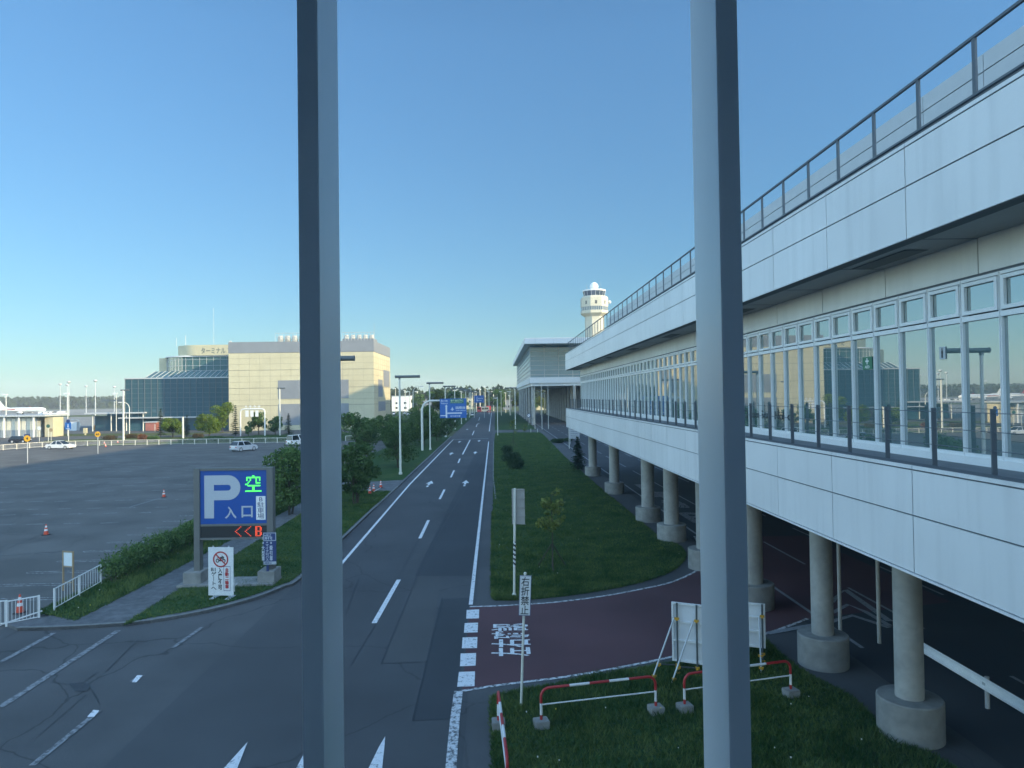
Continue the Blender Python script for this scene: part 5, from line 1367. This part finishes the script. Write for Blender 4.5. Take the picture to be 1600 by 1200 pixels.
# ---- lamp posts of several kinds at left
def lpost(px, py, ptop, kind, label, r=.11):
    b_ = G(px, py); z = atY(px, ptop, b_.y).z
    t = thing('lamp_post', label, 'lamp post', b_, 0); P_ = MB()
    if kind == 'bar':
        P_.cyl((0, 0, 0), (0, 0, z), r*1.2, r, n=10); P_.build('pole', [POLEW], t, smooth=True); MB().cyl((-.6, 0, z+.05), (1.3, 0, z+.05), .17, n=8).build('lamp_head', [LAMPM], t)
    elif kind == 'plain': P_.cyl((0, 0, 0), (0, 0, z), r*1.5, r*1.4, n=10).build('pole', [POLEW], t, smooth=True); MB().cyl((0, 0, z), (0, 0, z+.1), r*1.6, n=10).build('cap', [POLEW], t)
    elif kind in ('armL', 'armR'):
        s = -1 if kind == 'armL' else 1
        pts = [(0, 0, 0), (0, 0, z-1.6)]+[(s*(1.6-1.6*math.cos(math.pi/2*k/6)), 0, z-1.6+1.6*math.sin(math.pi/2*k/6)) for k in range(1, 7)]+[(s*2.1, 0, z+.03)]
        P_.tube(pts, [r]*2+[r*.8]*7, 8).build('pole', [POLEW], t, smooth=True); MB().box(min(s*2.0, s*2.8), max(s*2.0, s*2.8), -.16, .16, z-.1, z+.1).build('lamp_head', [MET], t)
    elif kind == 'head': P_.cyl((0, 0, 0), (0, 0, z), r, r*.7, n=8).build('pole', [POLEW], t, smooth=True); MB().box(-1.0, .35, -.2, .2, z-.05, z+.25).build('lamp_head', [MET], t)
    elif kind == 'twin':
        P_.cyl((0, 0, 0), (0, 0, z), r, r*.7, n=8).cyl((-.8, 0, z+.3), (0, 0, z-.6), .05, n=5).cyl((.8, 0, z+.3), (0, 0, z-.6), .05, n=5).build('pole', [POLEW], t, smooth=True); MB().box(-1.1, -.4, -.15, .15, z+.25, z+.4).box(.4, 1.1, -.15, .15, z+.25, z+.4).build('lamp_head', [MET], t)
    return t
lpost(9.5, 683, 617, 'head', 'slim lamp post in front of the long low building at far left', .14)
lpost(106, 681, 615.5, 'head', 'slim tall lamp post just behind the blue car-park board')
lpost(181.8, 674, 615.5, 'head', 'slim lamp post between the two green booths')
lpost(193, 688, 610, 'bar', 'thick cream lamp post at the left corner of the glass annex', .19)
lpost(202.3, 680, 628.5, 'armL', 'curved-arm lamp post beside the thick cream one, before the glass annex')
lpost(291.5, 664, 626, 'armL', 'curved-arm lamp post in front of the middle of the glass annex', .15)
lpost(269, 668, 643, 'twin', 'small twin-headed lamp post above the round bright bush')
lpost(286, 685.5, 652, 'plain', 'headless cream post standing between the small conifers', .14)
lpost(437.5, 680.5, 607, 'bar', 'cream lamp post with bar head in front of the beige annex block', .15)
lpost(125, 668, 655, 'armL', 'short curved-arm lamp by the dark transit shelter')
lpost(646, 672, 604, 'armR', 'thin arm lamp post among the verge trees right of the first street lamp', .09)
# distant floodlight masts of the apron
def mast(px, ptop, Y, label):
    x = atY(px, 620, Y).x; z = atY(px, ptop, Y).z; t = thing('floodlight_mast', label, 'floodlight mast', (x, Y, 0), 0, 'floodlight masts on the far apron')
    MB().cyl((0, 0, 0), (0, 0, z), .34, .2, n=8).build('pole', [GALV], t); MB().lathe([(.4, z-.6), (1.2, z), (1.2, z+.7), (.4, z+1.0)], n=10).build('floodlight_ring', [GALV], t)
for px, pt, Y, s_ in ((94, 601, 520, 'far floodlight mast at left, first of the six'), (105, 602, 560, 'far floodlight mast nearly hidden by the one close beside it'), (107.5, 597.5, 480, 'far floodlight mast second from the left, behind a slim lamp post'), (134.5, 604, 560, 'far floodlight mast fourth from the left, shorter one'), (149, 595.5, 450, 'tallest far floodlight mast, over the sunlit grass'), (178.5, 605, 560, 'far floodlight mast nearest to the glass annex')): mast(px, pt, Y, s_)
# ---- white pipe gantry before the annex block
b_ = G(395, 681); pg = thing('pipe_gantry', 'white arched pipe gantry with lattice lamps on top, before the beige annex block', 'gantry', b_)
w2 = (atY(414, 660, b_.y).x-atY(376, 660, b_.y).x)/2; zt = atY(395, 639, b_.y).z
pts = [(-w2, 0, 0), (-w2, 0, zt-.8)]+[(-w2+.8-.8*math.cos(math.pi/2*k/5), 0, zt-.8+.8*math.sin(math.pi/2*k/5)) for k in range(1, 6)]
pts += [(-x, y, z) for x, y, z in pts[::-1]]
MB().tube(pts, .17, 10).build('arch_pipe', [WPT], pg, smooth=True)
mb = MB()
for k in range(4): x = -1.6+k*1.05; mb.box(x-.26, x+.26, -.15, .15, zt+.55, zt+.72); mb.cyl((x, 0, zt), (x, 0, zt+1.0), .05, n=5)
mb.cyl((-1.9, 0, zt+.45), (1.8, 0, zt+.45), .04, n=5).build('lamp_rack', [WPT], pg)
mb = MB()
for k in range(3): x = -1.7+k*1.2; mb.box(x, x+.75, -.2, -.1, zt-1.9, zt-.35)
mb.build('signal_panels', [MET], pg)
# ================================================================== AIRLINERS on the far apron
FUS = mat('fuselage_white', (.72, .72, .70), .3, var=0)
def airliner(label, loc, rz, s=1.0, tailc=None, stripe=None):
    t = thing('airliner', label, 'airliner', loc, rz); t.scale = (s,)*3
    prof = [(0.02, 0), (.9, .6), (1.5, 1.8), (1.85, 3.6), (1.95, 6), (1.95, 25), (1.7, 30), (1.1, 34.5), (.35, 38.5), (.1, 39)]
    mb = MB().lathe(prof, n=20).xform(Matrix.Translation((19.5, 0, 3.6)) @ Matrix.Rotation(-math.pi/2, 4, 'Y'))
    fz = t; mb.build('fuselage', [FUS], t, smooth=True)
    def slab(pts, th, name, m, par=None):
        n = len(pts); pts = [Vector(p) for p in pts]; nn = (pts[1]-pts[0]).cross(pts[2]-pts[0]).normalized()*th/2
        vs = [p-nn for p in pts]+[p+nn for p in pts]
        return MB().mesh(vs, [tuple(range(n-1, -1, -1)), tuple(range(n, 2*n))]+[(k, (k+1) % n, n+(k+1) % n, n+k) for k in range(n)]).build(name, [m], t)
    for sg in (-1, 1):
        slab([(4, sg*1.5, 2.8), (-2.5, sg*1.5, 2.8), (-6, sg*17, 4.2), (-4.6, sg*17, 4.2)], .35, 'wing', MET)
        slab([(-5.9, sg*17, 4.2), (-4.7, sg*17, 4.2), (-6.3, sg*17.3, 6.4), (-6.9, sg*17.3, 6.4)], .15, 'winglet', tailc or RED)
        slab([(-15, sg*.6, 4.4), (-18.2, sg*.6, 4.4), (-19.4, sg*6.3, 4.9), (-18, sg*6.3, 4.9)], .25, 'tailplane', MET)
        MB().lathe([(.75, -1.6), (.98, -.6), (.95, 1), (.5, 2.2)], n=14).xform(Matrix.Translation((2.8, sg*5.7, 1.75)) @ Matrix.Rotation(-math.pi/2, 4, 'Y')).build('engine', [MET], t, smooth=True)
        for x in ((-1.2,)): MB().cyl((x, sg*2.8-.3, .55), (x, sg*2.8+.3, .55), .55, n=12).cyl((x, sg*2.8, .6), (x, sg*2.6, 2.6), .14, n=6).build('landing_gear', [TYRE], t)
        mb = MB()
        for k in range(24): x = 13.5-k*1.15; mb.box(x-.2, x+.2, sg*1.90-.06, sg*1.90+.06, 4.1, 4.5)
        mb.build('cabin_windows', [CARGL], t)
    MB().cyl((14.5, -.3, .4), (14.5, .3, .4), .4, n=10).cyl((14.5, 0, .4), (14.5, 0, 2.2), .12, n=6).build('landing_gear', [TYRE], t)
    slab([(-13, 0, 5.3), (-18.6, 0, 5.0), (-20.6, 0, 11.6), (-18.2, 0, 11.6)], .35, 'tail_fin', tailc or FUS)
    MB().box(17.3, 18.3, -.75, .75, 4.0, 4.5).build('cockpit_window', [CARGL], t)
    if stripe: MB().box(-14, -4, -2.0, -1.93, 3.3, 4.3).box(-14, -4, 1.93, 2.0, 3.3, 4.3).build('fuselage_stripe', [stripe], t)
    return t
Ya = 560.0
airliner('white airliner parked on the apron, nose toward the floodlight masts', (atY(34, 640, Ya).x, Ya, 0), R(-4), 1.0, None, RED)
airliner('second white airliner with a red tail, cut by the left picture edge', (atY(-16, 640, 640).x, 640, 0), R(-4), 1.0, RED)
sv = thing('service_vehicle', 'white airport service vehicles lined up before the airliner nose', 'service vehicle', (atY(66, 640, 520).x, 520, 0), 0, 'white service vehicles on the apron')
MB().box(-2.4, 2.4, -1, 1, .5, 1.7).box(-2.4, .8, -1, 1, 1.71, 2.6).build('body', [FUS], sv); MB().box(.81, 2.0, -.95, .95, 1.71, 2.3).build('cab_glass', [CARGL], sv)
for x in (-1.6, 1.5): MB().cyl((x, -1.05, .45), (x, 1.05, .45), .45, n=10).build('wheels', [TYRE], sv)
for px in (73, 79, 85, 91, 97, 103): dup(sv, (atY(px, 640, 520).x, 520+random.uniform(-12, 12), 0), random.choice((0, math.pi)))
# far buildings at the end of the road
def shed(name, label, px0, px1, pyt, Y, m, d=14):
    x0, x1 = atY(px0, 620, Y).x, atY(px1, 620, Y).x; z = atY((px0+px1)/2, pyt, Y).z
    t = thing(name, label, 'building', (x0, Y, 0)); w = x1-x0
    MB().box(0, w, 0, d, 0, z).build('wall', [m], t); MB().box(-.3, w+.3, -.3, d+.3, z+.001, z+.5).build('roof', [DECK], t)
    mb = MB(); n = max(2, int(w/4))
    for k in range(n):
        x = w*(k+.5)/n
        for zz in range(1, max(2, int(z/3.4))+1):
            if zz*3.2 < z-.6: mb.box(x-.8, x+.8, -.05, -.002, zz*3.2-1.6, zz*3.2-.3)
    if mb.v: mb.build('windows', [CARGL], t)
shed('far_building', 'pale low building in the distance right of the annex block', 612, 640, 619, 470, FUS)
shed('far_building', 'grey low building in the distance behind the direction sign', 655, 715, 624, 480, GREYP)
shed('far_building', 'cream distant building just left of the far blue sign', 722, 738, 622, 520, BEIGE)
shed('far_building', 'long pale far building behind the glass terminal pillars', 838, 905, 633, 450, BEIGE)
shed('far_building', 'small dark roofed far building right of the road end', 786, 799, 626, 470, GREYP)
# crowd of thin poles at the road's end
k = 0
rp_ = random.Random(5)
pz = None
for px, Y, pt in ((735, 330, 607), (738, 380, 612), (744, 430, 612), (750, 430, 608), (758, 440, 604), (764, 360, 612), (771, 440, 612), (728, 360, 610), (721, 400, 612), (712, 380, 610), (640, 420, 612), (633, 400, 610), (652, 440, 612), (783, 330, 612), (790, 380, 614), (797, 330, 612), (796, 430, 618), (845, 330, 612), (851, 360, 615), (862, 330, 612), (868, 390, 618), (872, 330, 616), (618, 440, 607), (625, 380, 612)):
    x = atY(px, 620, Y).x; z = atY(px, pt, Y).z; r = .2 if k % 3 else .34
    if pz is None:
        pz = thing('far_pole', 'thin pale poles crowding the far end of the road', 'pole', (x, Y, 0), 0, 'far pale poles at the road end')
        MB().cyl((0, 0, 0), (0, 0, 12), .2, .15, n=6).build('pole', [mat('pole_cream', (.62, .58, .46), .5, var=0)], pz); MB().box(-.9, .3, -.12, .12, 11.9, 12.2).build('lamp_head', [MET], pz)
        pz.scale = (1, 1, z/12)
    else:
        c = dup(pz, (x, Y, 0)); c.scale = (r/.2, r/.2, z/12)
    k += 1
# ================================================================== TREES AND SHRUBS
LD = leafmat('leaf_dark', (.036, .075, .028), (.11, .175, .065), .3)
LM = leafmat('leaf_mid', (.05, .10, .034), (.14, .215, .07), .3)
LB = leafmat('leaf_bright', (.07, .12, .02), (.15, .21, .04), .3)
LY_ = leafmat('leaf_yellowish', (.11, .13, .03), (.19, .21, .06), .3)
LC_ = leafmat('leaf_conifer', (.024, .050, .026), (.06, .095, .045), .15)
LR = leafmat('leaf_reddish', (.15, .07, .04), (.26, .13, .07), .25)
LBR = leafmat('leaf_brownish', (.07, .06, .03), (.14, .10, .06), .2)
def spot(px, py, ptop):
    b = G(px, py); return b, atY(px, ptop, b.y).z
vg = 'shaded verge trees'
for i, (px, py, pt, cr, n, s_, st) in enumerate((
    (453, 806, 691, 2.2, 4800, 'bushy dark tree on the verge, left of the left window post', 3),
    (556, 789, 685, 2.0, 4600, 'many-stemmed dark tree on the verge just right of the left window post', 4),
    (622, 732, 657, 2.7, 5000, 'spreading dark tree behind the first street lamp pole', 3),
    (660, 697, 632, 3.8, 6000, 'dense dark tree left behind the big blue sign', 2),
    (684, 690, 636, 3.0, 3500, 'dark tree directly beneath the big blue sign', 2),
    (572, 712, 650, 2.3, 2200, 'dark tree in the rear of the verge, beyond the spreading one', 2),
    (632, 697, 640, 3.6, 3500, 'dark tree filling the gap left of the curved sign pole', 2),
    (705, 676, 634, 2.6, 2000, 'small dark tree right under the blue sign edge', 1))):
    b, h = spot(px, py, pt); b.z = .1
    tree('broadleaf_tree', s_, 'tree', b, h, cr, LD if i % 3 else LM, n, .13 if i < 3 else .2, .08, .09, 30, i+1, vg, stems=st)
# lit trees beyond the car-park fence
for i, (px, py, pt, cr, n, s_, m) in enumerate((
    (270, 684, 653, 2.6, 2600, 'round bright green bush-like tree right of the first conifer', LB),
    (327, 683, 643, 3.3, 3600, 'bright green rounded tree, lower left of the tallest bright one', LB),
    (348, 676, 624.5, 3.6, 4200, 'tallest bright green tree, against the corner of the beige block', LB),
    (404, 679, 639, 2.6, 2000, 'thin grey-green tree inside the white pipe gantry', LM),
    (430, 679, 646, 2.2, 1700, 'dim green tree between gantry and bar-headed lamp post', LM),
    (388, 681, 664, 1.0, 700, 'tiny round shrub-like tree under the gantry', LM))):
    b, h = spot(px, py, pt); tree('broadleaf_tree', s_, 'tree', b, h, cr, m, n, .24, .12, .14, 16, 40+i, 'trees between car park and annex')
for i, (px, py, pt, r, s_) in enumerate(((251, 682, 639, 1.7, 'conifer first from the left, before the glass annex'), (292, 682, 648, 1.5, 'dark conifer behind the headless cream post'), (368, 681, 633, 1.7, 'grey-green conifer at the left leg of the gantry'), (451, 680, 646, 1.6, 'dark conifer right of the bar-headed lamp post'), (478, 681, 636, 2.0, 'dark conifer cut by the left edge of the left window post'))):
    b, h = spot(px, py, pt); conifer('conifer_tree', s_, 'tree', b, h, r, LC_, i+1, 15, 15, 'small conifers before the annex')
b, h = spot(903, 735, 682); conifer('conifer_tree', 'lone small dark spruce at the lawn edge by the columns', 'tree', b, h, 1.35, LC_, 12, 17, 18)
# trees before the annex right side
for i, (px, py, pt, cr, s_) in enumerate(((556, 700, 642, 3.2, 'dark tree at the foot of the annex block, nearest the window post'), (578, 692, 643, 2.8, 'dark tree at the foot of the annex block, under its shaded corner'), (603, 688, 646, 2.4, 'dark tree just right of the annex block corner'))):
    b, h = spot(px, py, pt); tree('broadleaf_tree', s_, 'tree', b, h, cr, LM, 2600, .22, .15, .14, 15, 60+i, vg)
# far lit trees around the end of the road
far = ((690, 300, 604, 4.2, LY_, 'yellow-green far tree just above the big blue sign'), (676, 330, 609, 3.8, LM, 'far green tree left above the big blue sign'), (708, 345, 608, 4.0, LM, 'far green tree right of the yellow-green one'),
       (776, 410, 606, 5.0, LM, 'tall far tree right of the second blue sign'), (786, 440, 611, 4.4, LM, 'far tree between the tall one and the roadside lamp'), (811, 400, 611, 4.2, LY_, 'far tree showing left of the glass terminal'),
       (655, 400, 611, 4.5, LM, 'far tree above the verge trees, left of the sign'), (724, 460, 611, 5, LM, 'far tree behind the thin poles left of the second sign'), (850, 420, 618, 5, LY_, 'lit far tree seen between the terminal pillars'), (873, 400, 619, 5, LB, 'lit far tree seen deeper between terminal pillars'), (833, 450, 616, 5, LM, 'dim far tree at the left end of the pillar gap'))
for i, (px, Y, pt, cr, m, s_) in enumerate(far):
    x = atY(px, 620, Y).x; h = atY(px, pt, Y).z; tree('far_tree', s_, 'tree', (x, Y, 0), h, cr, m, 1500, .5, .15, .25, 12, 80+i, 'far trees round the road end')
# median planting
b = G(800, 731)
for px, py, r, hh, s_ in ((790, 709, 1.2, 1.25, 'farthest of three clipped dark shrub mounds on the lawn'), (799, 721, 1.5, 1.2, 'middle one of three clipped dark shrub mounds on the lawn'), (802, 733, 1.3, 1.35, 'nearest of three clipped dark shrub mounds on the lawn'), (873, 692, 1.6, .8, 'low dark shrub mound beside the slatted sign'), (889, 690, 1.1, .7, 'small dark shrub mound nearest to the far column')):
    t = thing('clipped_shrub', s_, 'shrub', G(px, py), 0, 'clipped shrub mounds on the lawn'); rn = random.Random(px)
    cb = MB()
    for k in range(6): leaf_quads(cb, rn, (rn.uniform(-.55, .55)*r, rn.uniform(-.4, .4)*r, hh*.52), (r*.55, r*.5, hh*.5), 420, .09)
    cb.build('foliage', LC_, t, recalc=False); MB().cyl((0, 0, 0), (0, 0, hh*.5), .07, n=6).build('stem', MATS['bark'], t)
def young(px, py, pt, s_, n=420, seed=1, props=True):
    b, h = spot(px, py, pt); t = thing('young_tree', s_, 'tree', b); rn = random.Random(seed); tk = MB(); cb = MB()
    tk.tube([(0, 0, 0), (.04, 0, h*.5), (-.02, .02, h*.97)], [.035, .028, .01], 6)
    for k in range(16):
        z = h*rn.uniform(.45, .95); a = rn.uniform(0, 6.28); l = .75*(1.15-z/h)+.25; e = Vector((math.cos(a)*l, math.sin(a)*l, z+l*.7))
        tk.tube([(0, 0, z), tuple(Vector((0, 0, z)).lerp(e, .5)), tuple(e)], [.012, .009, .004], 4)
        for _ in range(n//16):
            p = Vector((0, 0, z)).lerp(e, rn.uniform(.3, 1.05)); leaf_quads(cb, rn, p, (.16, .16, .16), 1, .10)
    tk.build('trunk', MATS['bark'], t, smooth=True); cb.build('crown', leafmat('leaf_young', (.10, .14, .03), (.22, .25, .08), .3), t, recalc=False)
    if props:
        pr = MB()
        for k in range(3): a = k*2.1+.5; pr.cyl((math.cos(a)*.85, math.sin(a)*.85, 0), (math.cos(a)*.03, math.sin(a)*.03, 1.25), .028, n=6)
        pr.build('stakes', MATS['bark'], t)
young(863, 889, 768, 'slender young tree propped by three stakes on the near lawn', 640)
young(802, 700, 655, 'thin young tree behind the clipped shrub mounds', 300, 4)
young(820, 684, 664, 'thin leafy sapling farther back on the lawn', 200, 6, False)
# hedge along the path
hg = thing('clipped_hedge', 'leafy green hedge along the stone path between car park and parking sign', 'hedge', (-18.3, 34.6, .1))
rn = random.Random(9); cb = MB(); tk = MB()
for k in range(46):
    u = k/45; y = u*34; hh = 1.15+.35*u+rn.uniform(-.15, .25); x = -.15-1.0*u*(1 if y > 12 else y/12)+rn.uniform(-.25, .25)
    w = .75+.25*u
    leaf_quads(cb, rn, (x, y, hh*.62), (w*rn.uniform(.8, 1.15), .75, hh*.42), 460, .085)
    for q in range(2): cb.cyl((x+rn.uniform(-.3, .3), y+rn.uniform(-.2, .2), 0), (x+rn.uniform(-.3, .3), y, hh*.55), .025, .015, n=5, mi=1)
    for q in range(5):
        sx_, sy_ = x+rn.uniform(-.6, .6), y+rn.uniform(-.4, .4); z0_ = hh*.95
        for m_ in range(5): leaf_quads(cb, rn, (sx_, sy_, z0_+m_*.06), (.06, .06, .05), 1, .06)
cb.build('foliage', [LM, MATS['bark']], hg, recalc=False)
# shrubs beyond the fence
for px, py, r, hh, m, s_ in ((223, 688, 1.1, 1.5, LR, 'round reddish shrub behind the fence'), (172, 688, 2.0, 1.2, LBR, 'brownish spreading shrub behind the fence, left one'), (205, 685, 1.6, 1.1, LBR, 'brownish low shrub between the reddish one and its left neighbour'), (310, 685, 1.4, 1.2, LBR, 'brownish shrub under the bright rounded trees'), (240, 687, 1.3, .9, LM, 'low green shrub right of the reddish one'), (330, 687, 2.6, .9, LD, 'low dark hedge shrub under the brightest trees')):
    t = thing('roadside_shrub', s_, 'shrub', G(px, py), 0, 'low shrubs behind the car-park fence'); rn = random.Random(px); cb = MB()
    for k in range(5): leaf_quads(cb, rn, (rn.uniform(-.6, .6)*r, rn.uniform(-.4, .4)*r, hh*.5), (r*.55, r*.5, hh*.5), 200, .13)
    cb.build('foliage', m, t, recalc=False); MB().cyl((0, 0, 0), (0, 0, hh*.4), .06, n=5).build('stem', MATS['bark'], t)
lh = thing('low_hedge', 'long low dark hedge behind the right half of the fence', 'hedge', (-66, 149.5, 0)); rn = random.Random(77); cb = MB()
for k in range(60): leaf_quads(cb, rn, (k*.75, rn.uniform(-.2, .2), .55), (.6, .6, .55), 90, .14)
cb.build('foliage', LD, lh, recalc=False)
# far forest and low hills
FOR = leafmat('leaf_forest', (.020, .036, .018), (.05, .075, .03), .15)
def forest(x0, x1, y0, y1, n, h, seed, m=FOR):
    rn = random.Random(seed); mb = MB()
    for k in range(n):
        x, y = rn.uniform(x0, x1), rn.uniform(y0, y1); hh = h*rn.uniform(.7, 1.12)
        for q in range(15):
            z = hh*rn.uniform(.02, 1)**.8; r = h*.2*(1.25-z/hh*.7); px, py = x+rn.gauss(0, r*.6), y+rn.gauss(0, r*.6); a = rn.uniform(0, 6.28); c, s = math.cos(a)*r, math.sin(a)*r; zz = r*rn.uniform(.5, 1.1)
            mb.face([(px-c, py-s, z-zz*.5), (px-s*.3, py+c*.3, z-zz), (px+c, py+s, z-zz*.2), (px+s*.2, py-c*.2, z+zz*.8)])
    o = mb.build('forest', m, recalc=False); o['kind'] = 'stuff'; return o
forest(-1500, -560, 1050, 1200, 2200, 17, 1); forest(-560, -250, 1100, 1200, 350, 12, 4, LBR)
forest(-260, 420, 620, 700, 900, 17, 2); forest(-250, -60, 480, 560, 160, 12, 3)
hl = MB(); rn = random.Random(4)
xs = [-3500+100*k for k in range(71)]
for i in range(len(xs)-1):
    f = lambda x: 20+9*math.sin(x*.0021)+6*math.sin(x*.0057+1)+3*math.sin(x*.013)
    hl.face([(xs[i], 2300, -.05), (xs[i+1], 2300, -.05), (xs[i+1], 2600, f(xs[i+1])), (xs[i], 2600, f(xs[i]))])
struct(hl.build('hills', mat('hill_woods', (.035, .05, .028), .9, var=.3, scale=.03), recalc=False))
# ================================================================== AIR, SKY, SUN
hz = MB().box(-1700, 1700, -700, 2700, -1.1, 75)
m = bpy.data.materials.new('haze_air'); m.use_nodes = True; nt = m.node_tree; nt.nodes.remove(nt.nodes['Principled BSDF'])
pv = nt.nodes.new('ShaderNodeVolumePrincipled'); pv.inputs['Density'].default_value = .00022; pv.inputs['Color'].default_value = (.86, .92, 1, 1); pv.inputs['Anisotropy'].default_value = .0
nt.links.new(pv.outputs[0], nt.nodes['Material Output'].inputs['Volume'])
USE_HAZE = True
if USE_HAZE:
    o = hz.build('haze', m); o['kind'] = 'stuff'
# the clear panes of the window the picture is taken through: faint bluish scatter added for the veil reflected in the glass, no surface of its own
m = bpy.data.materials.new('veiled_pane'); m.use_nodes = True; nt = m.node_tree; nt.nodes.remove(nt.nodes['Principled BSDF'])
pv = nt.nodes.new('ShaderNodeVolumePrincipled'); pv.inputs['Density'].default_value = 3.6; pv.inputs['Color'].default_value = (.50, .88, 1, 1); pv.inputs['Anisotropy'].default_value = .0
nt.links.new(pv.outputs[0], nt.nodes['Material Output'].inputs['Volume'])
USE_PANE = True
edges = [-3.19, mpx(468.3)-.002, mpx(500.5)+.002, mpx(1130)-.002, mpx(1163.5)+.002, 3.19]
if USE_PANE:
    for k, s_ in ((0, 'clear window pane left of the left steel post'), (2, 'clear window pane between the two steel posts'), (4, 'clear window pane right of the right steel post')):
        o = MB().box(edges[k], edges[k+1], YW+.02, YW+.035, 7.101, 10.599).build('window_pane', m); tag(o, s_, 'window pane')
SKY_A, SKY_FILL = (.60, .93, 1.10), (4.1, 4.2, 3.85)
SUN_EL, SUN_AZ = R(20.0), R(65.0)     # light travels toward -X,+Y: the sun stands behind the camera, to the right
toward = Vector((math.sin(SUN_AZ)*math.cos(SUN_EL), -math.cos(SUN_AZ)*math.cos(SUN_EL), math.sin(SUN_EL)))
sd = bpy.data.lights.new('sun', 'SUN'); so_ = bpy.data.objects.new('sun', sd); COL.objects.link(so_)
sd.energy = 5.0; sd.angle = R(.5); sd.color = (1, .81, .48); so_.rotation_euler = toward.to_track_quat('Z', 'Y').to_euler()
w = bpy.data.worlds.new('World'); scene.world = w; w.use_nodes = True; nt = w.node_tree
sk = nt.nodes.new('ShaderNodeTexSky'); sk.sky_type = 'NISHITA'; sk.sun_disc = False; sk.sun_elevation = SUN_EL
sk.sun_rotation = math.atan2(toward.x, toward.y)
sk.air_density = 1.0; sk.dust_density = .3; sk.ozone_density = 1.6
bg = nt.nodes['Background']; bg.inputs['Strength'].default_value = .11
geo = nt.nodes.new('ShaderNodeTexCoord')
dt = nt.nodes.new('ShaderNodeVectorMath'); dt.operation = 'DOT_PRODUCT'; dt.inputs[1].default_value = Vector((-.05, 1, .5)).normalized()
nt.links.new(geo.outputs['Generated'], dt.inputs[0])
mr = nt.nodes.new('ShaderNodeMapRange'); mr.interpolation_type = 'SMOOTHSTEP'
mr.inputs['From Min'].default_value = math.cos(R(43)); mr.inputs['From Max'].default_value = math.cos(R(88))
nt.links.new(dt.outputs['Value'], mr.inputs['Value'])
mx = nt.nodes.new('ShaderNodeMix'); mx.data_type = 'RGBA'     # deep blue ahead; sky outside the view brightened to fill the shade
mx.inputs[6].default_value = (*SKY_A, 1); mx.inputs[7].default_value = (*SKY_FILL, 1)
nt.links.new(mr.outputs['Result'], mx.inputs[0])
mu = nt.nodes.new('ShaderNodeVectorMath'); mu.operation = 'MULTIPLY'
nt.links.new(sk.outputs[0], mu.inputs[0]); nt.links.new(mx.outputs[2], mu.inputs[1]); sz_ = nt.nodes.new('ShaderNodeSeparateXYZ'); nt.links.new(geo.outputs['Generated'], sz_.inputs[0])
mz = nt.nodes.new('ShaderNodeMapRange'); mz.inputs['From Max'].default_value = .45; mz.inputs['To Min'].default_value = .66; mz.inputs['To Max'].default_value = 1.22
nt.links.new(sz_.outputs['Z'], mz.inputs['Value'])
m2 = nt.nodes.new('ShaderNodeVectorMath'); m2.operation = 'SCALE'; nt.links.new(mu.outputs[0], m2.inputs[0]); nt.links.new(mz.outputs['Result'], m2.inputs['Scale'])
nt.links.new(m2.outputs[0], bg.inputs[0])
scene.view_settings.view_transform = 'Standard'; scene.view_settings.look = 'None'; scene.view_settings.gamma = 1
scene.view_settings.exposure = 0.6
scene.cycles.max_bounces = 6; scene.cycles.volume_bounces = 0; scene.cycles.use_adaptive_sampling = True
scene.cycles.adaptive_threshold = .015; scene.cycles.transparent_max_bounces = 8
scene.cycles.use_denoising = True
